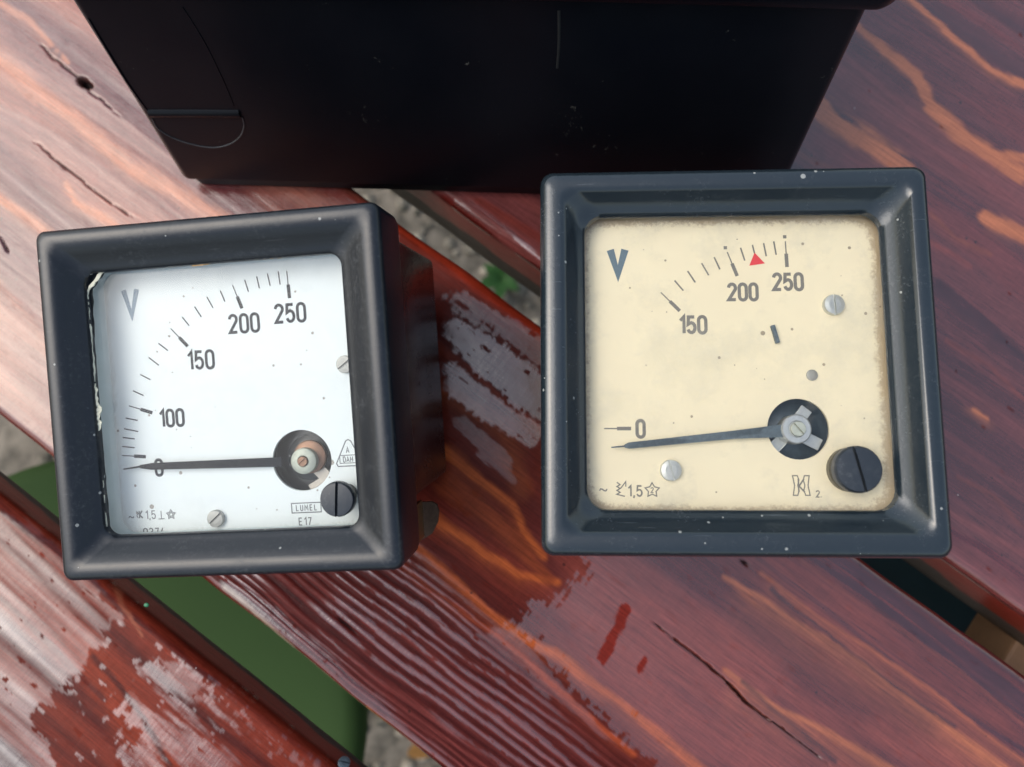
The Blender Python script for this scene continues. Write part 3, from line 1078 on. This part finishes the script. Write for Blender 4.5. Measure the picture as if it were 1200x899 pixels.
# ---- left meter --------------------------------------------------
ML = Matrix.Translation((-0.07497633, 0.02226829, 0.07755344)) @ rotmat((0.17323057, -0.11370014, 0.05472692))
left = empty('panel_voltmeter', ML, 'black square voltmeter with white dial tilted on the table at the left', 'voltmeter', 'square panel voltmeters')
DZ = -15.0      # dial plane
square_frame('bezel', [(45.2, 2.6, -20), (45.6, 2.6, -17), (45.6, 2.6, -2.6), (45.35, 2.5, -1.2), (44.6, 2.3, -.35), (43.4, 2.2, 0), (41.8, 2.3, -.1), (40.6, 2.6, -.7), (38.8, 3.0, -2.4, -.4, 0), (37.2, 3.2, -3.9, -.8, -.1), (36.0, 3.3, -4.9, -1.1, -.2), (35.3, 3.4, -5.3, -1.3, -.3), (34.9, 3.4, -5.9, -1.4, -.3),
                       (34.9, 3.4, -8.0, -1.4, -.3), (36.5, 3.8, -8.2, -1.4, -.3), (43, 2.6, -20)], M_bez_l, left)
rounded_box('housing', -44.4, 44.4, -32, 40.2, -67.5, -20.02, 2.5, 2.0, M_body, left)
# white tray between glass and dial
square_frame('inner_frame', [(38.2, 4, -9.6, -1.4, -.3), (38.0, 4, -9.5, -1.4, -.3), (36.6, 4.5, -12, -1.4, -.3), (35.9, 4.5, DZ, -1.2, -.3), (35.9, 4.5, DZ - .6, -1.2, -.3), (38.4, 4, DZ - .6, -1.4, -.3)], M_white, left)
hub = loc_on(ML, 354.4, 539.4, DZ)
hubr = 34.7 / 867 * 207
hubr = (Vector(loc_on(ML, 389.1, 539.4, DZ)) - Vector(hub)).length
dial = plate_with_hole('dial', 38.0, 38.0, 4, DZ + .3, .8, hub, hubr, M_dial_l, left)
DI = DZ + .33
LP = lambda u, v: loc_on(ML, u, v, DI)

ticks_l = [((200, 385), (220, 406), 1), ((213.4, 371.4), (221.7, 381.8), 0), ((228, 359.4), (236, 371.6), 0), ((242.5, 348), (249.7, 361), 0), ((258.2, 340.7), (263.6, 353.5), 0),
           ((272.4, 334), (283.6, 361.5), 1), ((286.7, 328), (291.2, 342), 0), ((300.8, 324), (304, 338), 0), ((313.4, 320.6), (316.6, 334.8), 0), ((326, 318), (328.3, 333.5), 0), ((336, 317.4), (339.3, 349.5), 1),
           ((185.6, 402.3), (196.8, 410.9), 0), ((174.2, 418.9), (186.2, 428.2), 0), ((164.3, 438.9), (176.3, 445), 0), ((155.8, 458), (168.3, 463.6), 0), ((151.1, 475.6), (178.6, 483.9), 1),
           ((147.2, 490), (161.4, 492.8), 0), ((145.3, 502.5), (162, 505.8), 0), ((143.9, 512.8), (157.8, 514.4), 0), ((143.3, 523.3), (157.8, 524.7), 0), ((143.3, 533.9), (171, 535.3), 1)]
bm = bmesh.new()
for a, b_, mj in ticks_l:
    A, B_ = Vector(LP(*a)), Vector(LP(*b_))
    if mj:
        Mp = A.lerp(B_, .5)
        ribbon(bm, [A, Mp], .28, DI)
        ribbon(bm, [Mp, B_], .95, DI)
    else:
        ribbon(bm, [A, B_], .34, DI)
ink_obj('scale_marks', bm, M_ink, dial)['kind'] = 'stuff'
UL = 90 / 415.0
for s_, u, v, hh in (('150', 234.5, 422, 22), ('200', 286, 379, 22), ('250', 340, 367, 22), ('100', 200.5, 490, 20.5), ('0', 186.3, 548, 20)):
    bm = bmesh.new()
    x, y = LP(u, v)
    text(bm, s_, x, y, hh * UL, .80, DI, adv=.70, ang=R(0), wx=.92)
    ink_obj('numeral', bm, M_ink, dial)
bm = bmesh.new()
x, y = LP(153.5, 355)
text(bm, 'V', x, y, 33 * UL, 1.45, DI, wx=1.0)
ink_obj('unit_letter', bm, M_ink_v, dial)
bm = bmesh.new()
for s_, u, v, hh, ww in (('~', 154, 606, 10, .28), ('1,5', 176, 603.5, 10.5, .3), ('0374', 180.5, 624, 11, .33)):
    x, y = LP(u, v)
    text(bm, s_, x, y, hh * UL, ww, DI, adv=.70)
x, y = LP(165, 603)
text(bm, 'K', x, y, 9.5 * UL, .42, DI)
ribbon(bm, [(x - 1.2, y + 1), (x - .7, y + .3), (x - 1.2, y - .3), (x - .8, y - 1)], .25, DI)
x, y = LP(189, 603.5)
ribbon(bm, [(x, y + 1.1), (x, y - .95)], .26, DI)
ribbon(bm, [(x - .9, y - 1.1), (x + .9, y - 1.1)], .26, DI)
x, y = LP(200.5, 603)
star(bm, x, y, 1.35, .26, DI)
star(bm, x, y, .7, .2, DI)
ink_obj('class_symbols', bm, M_ink_soft, dial)['kind'] = 'stuff'
bm = bmesh.new()
x, y = LP(359, 595)
ribbon(bm, [(x - 4.1, y - 1.3), (x + 4.1, y - 1.3), (x + 4.1, y + 1.3), (x - 4.1, y + 1.3)], .3, DI, True)
text(bm, 'LUMEL', x, y, 1.55, .26, DI, adv=.82)
x, y = LP(357.5, 611)
text(bm, 'E17', x, y, 2.0, .30, DI, adv=.72)
x, y = LP(409, 533)
ribbon(bm, [(x - 3.6, y - 2.2), (x - 3.2, y - 3), (x + 3.2, y - 3), (x + 3.6, y - 2.2), (x + .7, y + 3.7), (x, y + 4.1), (x - .7, y + 3.7)], .32, DI, True)
ribbon(bm, [(x - 2.6, y - 2.2), (x + 2.8, y - 2.2), (x + 2.8, y - .1), (x - 2.6, y - .1)], .22, DI, True)
text(bm, 'DAH', x - .4, y - 1.2, 1.4, .25, DI, adv=.7)
text(bm, 'A', x - .3, y + 1.3, 1.5, .25, DI)
ink_obj('maker_marks', bm, M_ink_soft, dial)['kind'] = 'stuff'
# pointer
PZ = DZ + 2.2
PP = lambda u, v: Vector(loc_on(ML, u, v, PZ))
bm = bmesh.new()
a, b_, c_ = PP(144.5, 550), PP(164, 547), PP(330, 541.5)
for (p, q, w1, w2) in ((a, b_, .35, .55), (b_, PP(176, 546.8), .9, 1.7), (PP(176, 546.8), c_, 1.8, 2.5)):
    d = (q - p).normalized()
    n_ = Vector((-d.y, d.x))
    vs = [(*(p + n_ * w1 / 2), PZ), (*(p - n_ * w1 / 2), PZ), (*(q - n_ * w2 / 2), PZ), (*(q + n_ * w2 / 2), PZ)]
    loft(bm, [vs, [(x, y, z - .5) for x, y, z in vs]], True, True)
bm_obj('pointer', bm, M_point, left)
# movement seen in the round hole
mv = None
bm = bmesh.new()
loft(bm, [circ(r_2, 40, hub[0], hub[1], z_2) for r_2, z_2 in ((hubr + 1.5, DZ - .6), (hubr + 1.5, DZ - 5), (hubr * .8, DZ - 5.2), (hubr * .5, DZ - 4))], False, True)
for k, (ang, rr) in enumerate(((-55, .62), (-95, .7))):
    pass
mv = bm_obj('movement', bm, M_dark, left, autosmooth=40)
HX = lambda u, v, z: Vector(loc_on(ML, u, v, z))
c1 = HX(355.6, 540.5, DZ + 1)
bm = bmesh.new()
box(bm, -2, 7.8, -1.7, 1.7, DZ - 3.2, DZ - 2.6, Matrix.Translation((c1.x, c1.y, 0)) @ Matrix.Rotation(R(-48), 4, 'Z'))
box(bm, 6.0, 7.6, -3.6, 3.0, DZ - 2.6, DZ - 2.0, Matrix.Translation((c1.x, c1.y, 0)) @ Matrix.Rotation(R(-62), 4, 'Z'))
bm_obj('spring_arm', bm, flat_mat('tarnished_strip', (.42, .38, .33), .5, .4, 900, .3), mv)
bm = bmesh.new()
lathe(bm, [(4.5, DZ - 2.4), (4.5, DZ - 1.2), (4.0, DZ - .9)], 28, c1.x + .9, c1.y + .8)
bm_obj('collar', bm, M_copper, mv, autosmooth=40)
bm = bmesh.new()
lathe(bm, [(3.5, DZ - 1.4), (3.5, DZ + 1.0), (3.1, DZ + 1.3), (1.6, DZ + 1.3), (1.4, DZ + .9)], 32, c1.x, c1.y)
bm_obj('washer', bm, M_verd, mv, autosmooth=40)
bm = bmesh.new()
slotted(bm, 1.35, 1.0, .4, R(40), c1.x, c1.y, DZ + .95)
bm_obj('centre_screw', bm, M_copper, mv)
# dial screws and zero adjuster
for (u, v, ang) in ((252.5, 608, 40), (404, 427, 35)):
    x, y = loc_on(ML, u, v, DZ + 1.2)
    bm = bmesh.new()
    slotted(bm, 2.35, 1.3, .55, R(ang), x, y, DZ + .3, dome=.12)
    bm_obj('dial_screw', bm, M_steel, left)
x, y = loc_on(ML, 394.4, 585.8, -5.6)
bm = bmesh.new()
slotted(bm, 4.55, 2.2, .75, R(85), x, y, -7.8, dome=.2, depth=1.0, n=40)
bm_obj('zero_screw', bm, M_knob, left, autosmooth=40)
bm = bmesh.new()
lathe(bm, [(2.6, DZ + .4), (2.6, -9.62)], 24, x, y)
bm_obj('zero_screw_shaft', bm, M_body, left, autosmooth=40)
# glass pane
bm = bmesh.new()
loft(bm, [[(a_, c, -9.4) for a_, c in rrect(36.4, 36.4, 3.6, 8, -1.4, -.3)], [(a_, c, -8.35) for a_, c in rrect(36.4, 36.4, 3.6, 8, -1.4, -.3)]], True, True)
bm_obj('glass', bm, M_glass_l, left)
# broken sealing strip: black gap with curled paper edge along the left side and top
M_paper = flat_mat('aged_seal_paper', (0.60, 0.60, 0.48), 0.7, nscale=300, namp=.5)
M_gap = flat_mat('black_seal_compound', (0.02, 0.022, 0.022), 0.6, nscale=500, namp=.5)


def strip(name, pts, w, z, mat, parent, jag=.35, th=.5, seed=3):
    rnd = random.Random(seed)
    P = [Vector(loc_on(ML, u, v, z)) for u, v in pts]
    Q = []
    for i in range(len(P) - 1):
        for k in range(8):
            Q.append(P[i].lerp(P[i + 1], k / 8))
    Q.append(P[-1])
    bm = bmesh.new()
    top, bot = [], []
    for i, p in enumerate(Q):
        d = (Q[min(i + 1, len(Q) - 1)] - Q[max(i - 1, 0)]).normalized()
        n_ = Vector((-d.y, d.x))
        a_, b__ = w / 2 * (1 + rnd.uniform(-jag, jag)), w / 2 * (1 + rnd.uniform(-jag, jag))
        zz_ = z + rnd.uniform(-.15, .15)
        A_, B__ = p + n_ * a_, p - n_ * b__
        top.append((bm.verts.new((*A_, zz_)), bm.verts.new((*B__, zz_ + rnd.uniform(-.3, .3)))))
        bot.append((bm.verts.new((*A_, z - th)), bm.verts.new((*B__, z - th))))
    for i in range(len(Q) - 1):
        bm.faces.new((top[i][0], top[i][1], top[i + 1][1], top[i + 1][0]))
        bm.faces.new((bot[i][0], bot[i + 1][0], bot[i + 1][1], bot[i][1]))
        bm.faces.new((top[i][0], top[i + 1][0], bot[i + 1][0], bot[i][0]))
        bm.faces.new((top[i][1], bot[i][1], bot[i + 1][1], top[i + 1][1]))
    return bm_obj(name, bm, mat, parent)


strip('seal_gap', [(119, 316), (104, 338), (106, 400), (111, 470), (117, 540), (125, 620)], 1.9, -7.75, M_gap, left, .2, .4, 5)
strip('paper_strip', [(121, 317), (101, 343), (103, 368), (107, 410), (110, 450)], .8, -6.6, M_paper, left, .6, .3, 6)
strip('paper_strip', [(109, 450), (113, 478), (114, 505)], 1.9, -6.4, M_paper, left, .55, .3, 8)
strip('paper_strip', [(113, 505), (118, 560), (124, 622)], .9, -6.6, M_paper, left, .4, .3, 9)
strip('paper_strip', [(225, 311), (262, 305), (300, 303), (336, 300)], .6, -6.6, M_brass, left, .7, .3, 11)
# tarnished mounting clip beside the housing
x, y = loc_on(ML, 489, 608, -47)
bm = bmesh.new()
box(bm, x - 1.2, x + .3, y - 7.5, y + 5.5, -47.5, -30, bev=.2)
box(bm, x + .6, x + 1.6, y - 6.0, y + 5.5, -48.5, -40, bev=.2)
clip = bm_obj('mounting_clip', bm, M_brass, left)
bm = bmesh.new()
x, y = loc_on(ML, 496, 609, -52)
pts = [(x - 2, y + 5.6), (x + 3.2, y + 5.6), (x + 4.7, y + 4.6), (x + 5.2, y + 2.4), (x + 4.6, y - 1), (x + 2.5, y - 4.6), (x - 2, y - 7)]
loft(bm, [[(*p, -53) for p in pts], [(*p, -51.8) for p in pts]], True, True)
bm_obj('clip_tab', bm, M_tab, clip)

# ---- right meter --------------------------------------------------
MR = Matrix.Translation((0.05595562, 0.03191676, 0.0819148)) @ rotmat((0.0105354, -0.0487327, -0.00250385))
right = empty('panel_voltmeter', MR, 'dark slate square voltmeter with cream dial and red triangle at the right', 'voltmeter', 'square panel voltmeters')
DZ = -12.5
square_frame('bezel', [(48.5, 3.4, -20, .3, .4), (49.1, 3.4, -17, .3, .4), (49.2, 3.4, -4.0, .3, .4), (49.0, 3.3, -2.4, .3, .4), (48.4, 3.0, -1.1, .3, .4), (47.5, 2.8, -.4, .3, .4), (46.6, 2.8, -.08, .4, .4), (44.5, 3.0, 0, .6, .5), (43.7, 3.4, -.25, .7, .5), (42.9, 4.2, -1.3, .9, .6),
                       (41.5, 5.0, -3.9, 1.1, .7), (40.1, 5.4, -5.6, 1.2, .8), (39.2, 5.2, -6.3, 1.3, .8), (38.6, 5.2, -7.0, 1.3, .8), (38.4, 5.2, -9.0, 1.3, .8), (40.2, 5, -9.2, 1.1, .8), (46, 3, -20, .3, .4)], M_bez_r, right)
rounded_box('housing', -45.5, 45.5, -44, 44, -79.2, -20.02, 3, 2.0, M_body, right)
hub = loc_on(MR, 935, 502.9, DZ)
hubr = (Vector(loc_on(MR, 971.4, 502.9, DZ)) - Vector(hub)).length
dial = plate_with_hole('dial', 41.5, 41.5, 4, DZ + .3, .8, hub, hubr, M_dial_r, right)
DI = DZ + .33
RP = lambda u, v: loc_on(MR, u, v, DI)
UR = 96 / 440.0
ticks_r = [((774.3, 342.7), (796.6, 364.4), 1), ((790.5, 328.8), (800.8, 340.7), 0), ((805.8, 317.7), (814.7, 331), 0), ((822.2, 308.5), (830.5, 322.7), 0), ((836.9, 301.5), (843.6, 315.7), 0),
           ((852.2, 295.4), (863.9, 323.5), 1), ((867.8, 290.4), (872.8, 305.5), 0), ((881.7, 287), (884.2, 297), 0), ((894.8, 285), (898, 300.4), 0), ((906.7, 282.9), (909.5, 298.7), 0), ((920.3, 282.9), (922.3, 313), 1),
           ((708, 502.3), (739.6, 502.3), 1)]
bm = bmesh.new()
for a, b_, mj in ticks_r:
    A, B_ = Vector(RP(*a)), Vector(RP(*b_))
    if mj:
        Mp = A.lerp(B_, .48)
        ribbon(bm, [A, Mp], .34, DI)
        ribbon(bm, [Mp, B_], .95, DI)
    else:
        ribbon(bm, [A, B_], .42, DI)
for u, v in ((850, 290.4), (919.5, 277.6)):
    x, y = RP(u, v)
    ribbon(bm, [(x - .45, y), (x + .45, y)], .9, DI)
ink_obj('scale_marks', bm, M_ink_r, dial)['kind'] = 'stuff'
for s_, u, v, hh in (('150', 811.3, 380.8, 20.5), ('200', 870.5, 342.3, 20), ('250', 923.4, 330.4, 20), ('0', 750.7, 502.6, 20)):
    bm = bmesh.new()
    x, y = RP(u, v)
    text(bm, s_, x, y, hh * UR, .88, DI, adv=.70, wx=.92)
    ink_obj('numeral', bm, M_ink_r, dial)
bm = bmesh.new()
x, y = RP(724, 307)
text(bm, 'V', x, y, 31 * UR, 2.0, DI, wx=1.08)
ink_obj('unit_letter', bm, M_ink_vr, dial)
bm = bmesh.new()
vs = [bm.verts.new((*RP(u, v), DI + .05)) for u, v in ((884.2, 296.2), (878, 311.5), (896.3, 308.8))]
bm.faces.new(vs)
ink_obj('red_triangle', bm, M_red, dial)
bm = bmesh.new()
for s_, u, v, hh, ww in (('~', 707, 574, 13, .34), ('1,5', 743.7, 575.5, 12.5, .42), ('2.', 959.5, 579, 7.5, .32)):
    x, y = RP(u, v)
    text(bm, s_, x, y, hh * UR, ww, DI, adv=.72)
x, y = RP(728, 573)
ribbon(bm, [(x - 1.1, y + 1.7), (x - .3, y + 1.1), (x - 1.1, y + .6), (x - .3, y + .1), (x - 1.1, y - .4), (x - .3, y - .9), (x - 1.2, y - 1.4), (x + .9, y - 1.9)], .32, DI)
ribbon(bm, [(x - .2, y + .1), (x + .7, y + 1.2), (x + 1.2, y + 1.9), (x + 1.2, y + .6)], .3, DI)
x, y = RP(764.3, 574.5)
star(bm, x, y, 1.9, .32, DI)
text(bm, '2', x, y, 1.3, .25, DI)
ink_obj('class_symbols', bm, M_ink_r, dial)['kind'] = 'stuff'
bm = bmesh.new()
x, y = RP(939, 569)
for sg in (-1, 1):
    ribbon(bm, [(x + sg * 2.1, y + 2.5), (x + sg * .9, y + 2.5), (x + sg * .55, y + 1.4), (x + sg * .9, y), (x + sg * .6, y - 1.2), (x + sg * 1.0, y - 2.5), (x + sg * 2.1, y - 2.5), (x + sg * 1.7, y), ], .3, DI, True)
text(bm, 'K', x, y, 3.4, .4, DI)
ink_obj('maker_marks', bm, M_ink_r, dial)
PZ = DZ + 2.2
PP = lambda u, v: Vector(loc_on(MR, u, v, PZ))
bm = bmesh.new()
for (p, q, w1, w2) in ((PP(716.5, 524.3), PP(733, 522.8), .3, .45), (PP(732, 522.9), PP(737, 522.2), .8, 1.6), (PP(737, 522.2), PP(860, 509.5), 1.6, 2.1), (PP(860, 509.5), PP(925, 504.2), 2.1, 3.4)):
    d = (q - p).normalized()
    n_ = Vector((-d.y, d.x))
    vs = [(*(p + n_ * w1 / 2), PZ), (*(p - n_ * w1 / 2), PZ), (*(q - n_ * w2 / 2), PZ), (*(q + n_ * w2 / 2), PZ)]
    loft(bm, [vs, [(x, y, z - .5) for x, y, z in vs]], True, True)
bm_obj('pointer', bm, M_point_r, right)
bm = bmesh.new()
loft(bm, [circ(r_2, 40, hub[0], hub[1], z_2) for r_2, z_2 in ((hubr + 1.5, DZ - .6), (hubr + 1.5, DZ - 5), (hubr * .8, DZ - 5.2), (hubr * .5, DZ - 4))], False, True)
mv = bm_obj('movement', bm, M_slate, right, autosmooth=40)
c1 = Vector(loc_on(MR, 931, 503.4, DZ + 1))
for ang in (52, -28, -135):
    bm = bmesh.new()
    box(bm, 2, 8.4 if ang != 52 else 7.2, -1.6, 1.6, DZ - 2.6, DZ - 1.8, Matrix.Translation((c1.x, c1.y, 0)) @ Matrix.Rotation(R(ang), 4, 'Z'), bev=.15)
    bm_obj('spring_arm', bm, M_alu, mv)
bm = bmesh.new()
lathe(bm, [(3.8, DZ - 1.6), (3.8, DZ + 2.6), (3.5, DZ + 2.9), (2.2, DZ + 2.9), (2.0, DZ + 2.5)], 32, c1.x, c1.y)
bm_obj('washer', bm, M_alu, mv, autosmooth=40)
bm = bmesh.new()
slotted(bm, 1.9, 1.0, .45, R(-50), c1.x + .3, c1.y, DZ + 2.55)
bm_obj('centre_screw', bm, M_verd, mv)
for (u, v, ang) in ((977.4, 357, 92), (786.3, 551.3, 105)):
    x, y = loc_on(MR, u, v, DZ + 1.3)
    bm = bmesh.new()
    slotted(bm, 2.75, 1.5, .5, R(ang), x, y, DZ + .3, dome=.2)
    bm_obj('dial_screw', bm, M_alu, right)
x, y = loc_on(MR, 951, 440, DZ)
bm = bmesh.new()
lathe(bm, [(1.5, DZ + .3), (1.45, DZ + .6), (1.0, DZ + .8)], 20, x, y)
bm_obj('rivet', bm, M_steel, right, autosmooth=40)
bm = bmesh.new()
A, B_ = Vector(RP(904.5, 382)), Vector(RP(910.6, 402.5))
d = (B_ - A).normalized()
n_ = Vector((-d.y, d.x)) * .5
vs = [(*(A + n_), DZ + .3), (*(A - n_), DZ + .3), (*(B_ - n_), DZ + .3), (*(B_ + n_), DZ + .3)]
loft(bm, [vs, [(x_, y_, DZ + 1.4) for x_, y_, z_ in vs]], True, True)
bm_obj('pointer_stop', bm, M_point_r, right)
x, y = loc_on(MR, 1007.4, 550.1, -5.2)
bm = bmesh.new()
slotted(bm, 5.85, 3.0, .8, R(103), x, y, -8.2, dome=.3, depth=1.2, n=44)
bm_obj('zero_screw', bm, M_knob, right, autosmooth=40)
bm = bmesh.new()
lathe(bm, [(5.6, DZ + .35), (5.6, -10.4)], 30, x, y)
bm_obj('zero_screw_shaft', bm, flat_mat('grey_shaft', (.16, .15, .12), .5, nscale=500, namp=.2), right, autosmooth=40)
bm = bmesh.new()
loft(bm, [[(a_, c, -10.3) for a_, c in rrect(40, 40, 4.6, 8, 1.1, .8)], [(a_, c, -9.25) for a_, c in rrect(40, 40, 4.6, 8, 1.1, .8)]], True, True)
bm_obj('glass', bm, M_glass_r, right)

# ------------------------------------------------------------------ the big black box
M_box, nt, b = new_mat('black_box_bakelite')
v, tc = coords(nt)
n1 = noise(nt, v, 40, 5, 0.6)
n2 = noise(nt, v, 600, 4, 0.7)
n3 = noise(nt, v, 130, 4, 0.7)
f1 = ramp(nt, 0.62, 0.72)
nt.links.new(n3, f1.inputs[0])
f2 = ramp(nt, 0.60, 0.66)
nt.links.new(n2, f2.inputs[0])
sc = mth(nt, 'MULTIPLY', f1.outputs[0], f2.outputs[0])
def scuffs(px, pz, rad, thr, strength):
    d_ = nt.nodes.new('ShaderNodeVectorMath')
    d_.operation = 'DISTANCE'
    cx_ = nt.nodes.new('ShaderNodeCombineXYZ')
    sp_ = nt.nodes.new('ShaderNodeSeparateXYZ')
    nt.links.new(tc.outputs['Object'], sp_.inputs[0])
    nt.links.new(sp_.outputs[0], cx_.inputs[0])
    nt.links.new(sp_.outputs[2], cx_.inputs[2])
    nt.links.new(cx_.outputs[0], d_.inputs[0])
    d_.inputs[1].default_value = (px, 0, pz)
    fall = nt.nodes.new('ShaderNodeMapRange')
    fall.inputs[1].default_value = rad
    fall.inputs[2].default_value = 0
    nt.links.new(d_.outputs['Value'], fall.inputs[0])
    mp_ = nt.nodes.new('ShaderNodeMapping')
    mp_.inputs['Rotation'].default_value = (0, .7, 0)
    mp_.inputs['Scale'].default_value = (1, 1, .45)
    nt.links.new(tc.outputs['Object'], mp_.inputs[0])
    r__ = ramp(nt, thr, thr + .06)
    nt.links.new(mth(nt, 'MULTIPLY_ADD', fall.outputs[0], .22, noise(nt, mp_.outputs[0], 520, 4, .7)), r__.inputs[0])
    return mth(nt, 'MULTIPLY', mth(nt, 'MULTIPLY', r__.outputs[0], fall.outputs[0]), strength)
sc = mth(nt, 'MAXIMUM', sc, scuffs(0.030, 0.042, 0.017, .76, .7))
sc = mth(nt, 'MAXIMUM', sc, scuffs(0.042, 0.030, 0.013, .77, .9))
sc = mth(nt, 'MAXIMUM', sc, scuffs(-0.036, 0.040, 0.016, .76, .3))
sc = mth(nt, 'MAXIMUM', sc, scuffs(0.070, 0.012, 0.014, .74, 1.5))
nt.links.new(mix(nt, mth(nt, 'MULTIPLY', sc, .5), mix(nt, n1, (0.003, 0.004, 0.0065), (0.007, 0.008, 0.011)), (0.2, 0.19, 0.16)), b.inputs['Base Color'])
nt.links.new(mth(nt, 'MULTIPLY_ADD', n1, .2, .22), b.inputs['Roughness'])
b.inputs['Specular IOR Level'].default_value = 0.20
bump(nt, b, n2, 0.08, 0.0003)

H = 0.080
BL, BR = at(222, 224, 0), at(908, 244, 0)
TL, TR = at(76, 8, H), at(1013, 10, H)
D = 0.135
ax = (BR - BL).normalized()
ay = Vector((-ax.y, ax.x, 0))
Mb = Matrix.Translation((BL + BR) / 2 + ay * D / 2)
Mb = Mb @ Matrix.Rotation(math.atan2(ax.y, ax.x), 4, 'Z')
bx = empty('black_box', Mb, 'large glossy black bakelite box with rim behind the two voltmeters', 'box')
Mi = Mb.inverted()
bl, br, tl, tr = [(Mi @ p) * 1000 for p in (BL, BR, TL, TR)]
Dm = D * 1000
yb = bl.y


def quad_loop(xl, xr, y0, y1, z, r, n=5):
    hx, hy = (xr - xl) / 2, (y1 - y0) / 2
    return [(x, y, z) for x, y in rrect(hx, hy, r, n, (xl + xr) / 2, (y0 + y1) / 2)]


def lev(z):
    k = z / 80
    return (bl.x + (tl.x - bl.x) * k, br.x + (tr.x - br.x) * k, yb + ((tl.y + tr.y) / 2 - yb) * k, yb + Dm - ((tl.y + tr.y) / 2 - yb) * k)


bm = bmesh.new()
lv = lambda z, o=0: (lev(z)[0] + o, lev(z)[1] - o, lev(z)[2] + o, lev(z)[3] - o)
loops = [quad_loop(*lv(0, 3.4), 0.0, 3), quad_loop(*lv(0, 2.6), .8, 3), quad_loop(*lv(5, 1.6), 6.2, 3), quad_loop(*lv(6, .2), 7.0, 3), quad_loop(*lv(7, 0), 8.0, 3)]
loops += [quad_loop(*lv(z), z, 3) for z in (40, 86.6)]
loft(bm, loops, True, True)
bm_obj('body', bm, M_box, bx, autosmooth=30)
bm = bmesh.new()
zr = 86.4
l_ = lambda o, z: quad_loop(*lv(86.4, -o), z, 6, 8)
loft(bm, [l_(-4, zr), l_(3.0, zr + .2), l_(4.6, zr + 1.4), l_(5, zr + 3), l_(5, zr + 6), l_(4.2, zr + 7.4), l_(2.6, zr + 8), l_(-3, zr + 8), l_(-5, zr + 6.5)], True, True)
bm_obj('rim', bm, M_box, bx, autosmooth=30)
# the raised outlines moulded into the front wall: a tapering panel above a half round foot
fz = lambda z: lev(z)[2]


def wall_pt(u, v):
    """measured point -> (x, z) on the sloping front wall"""
    o_ = Mi @ Vector((0, 0, CAM_H)) * 1000
    d_ = Mi.to_3x3() @ ray(u, v)
    o_ = (Mi @ Vector((0, 0, CAM_H))) * 1000
    sl = (fz(80) - fz(0)) / 80
    # y = yb + sl*z
    t_ = (yb + sl * o_.z - o_.y) / (d_.y - sl * d_.z)
    return Vector((o_.x + d_.x * t_, o_.z + d_.z * t_))


def wall_bead(name, pts, w, h, parent, mat=M_box):
    K = [wall_pt(*p) for p in pts]
    P = []
    for i in range(len(K) - 1):                      # smooth curve through the points
        a, b_, c_, d_ = K[max(i - 1, 0)], K[i], K[i + 1], K[min(i + 2, len(K) - 1)]
        for j in range(6):
            q = j / 6
            P.append(0.5 * ((2 * b_) + (c_ - a) * q + (2 * a - 5 * b_ + 4 * c_ - d_) * q * q + (3 * b_ - a - 3 * c_ + d_) * q ** 3))
    P.append(K[-1])
    bm = bmesh.new()
    prev = None
    for i, p in enumerate(P):
        d = (P[min(i + 1, len(P) - 1)] - P[max(i - 1, 0)]).normalized()
        n_ = Vector((-d.y, d.x)) * w / 2
        ring = []
        for (e, out) in ((-1, -.2), (-.6, h * .8), (0, h), (.6, h * .8), (1, -.2)):
            q = p + n_ * e
            ring.append(bm.verts.new((q.x, fz(q.y) - out, q.y)))
        if prev:
            for k in range(4):
                bm.faces.new((prev[k], prev[k + 1], ring[k + 1], ring[k]))
        prev = ring
    o = bm_obj(name, bm, mat, parent, smooth=True)
    return o


wall_bead('moulded_edge', [(104, 22), (124, 56), (150, 98), (173, 130)], .7, .3, bx)
wall_bead('moulded_edge', [(214, 8), (240, 50), (262, 95), (274, 124)], .3, .25, bx)
wall_bead('moulded_step', [(175, 132.5), (226, 132.5), (281, 133)], 3.2, 1.0, bx)
arc = [(178, 138), (185, 150), (200, 160), (222, 168), (248, 172.5), (268, 169), (281, 160), (286, 148), (284, 137)]
M_edge = flat_mat('worn_bakelite_edge', (.045, .05, .055), .3, nscale=900, namp=.5)
wall_bead('moulded_foot', arc, .55, .35, bx, M_edge)
wall_bead('scratch', [(655, 12), (655, 50), (653, 80)], 1.1, .12, bx, flat_mat('grey_scuff', (.016, .018, .018), .5, nscale=900, namp=.6))

# ------------------------------------------------------------------ small things on the planks
x = at(172, 709, 0.0)
bm = bmesh.new()
r1 = bmesh.ops.create_icosphere(bm, subdivisions=2, radius=.85)
for vt in r1['verts']:
    vt.co = Vector((vt.co.x * 1.1, vt.co.y * .8, vt.co.z * .35 + .25)) + Vector((random.uniform(-.08, .08),) * 3)
cr = bm_obj('plastic_crumb', bm, flat_mat('green_crumb', (0.01, 0.16, 0.07), .4), None, smooth=True)
cr.location = x
props(cr, 'tiny green plastic crumb lying on the lower left plank', 'crumb')
p = at(403, 894, -0.003)
Mscr = Matrix.Translation((p.x, p.y, -0.0025)) @ Matrix.Rotation(math.atan2(AD.y, AD.x), 4, 'Z') @ Matrix.Rotation(R(-40), 4, 'X')
bm = bmesh.new()
slotted(bm, 2.0, 1.5, .5, .4, 0, 0, 0, dome=.2)
sc = bm_obj('wood_screw', bm, M_slate)
sc.matrix_world = Mscr
props(sc, 'small steel screw head in the edge of the lower left plank', 'screw')
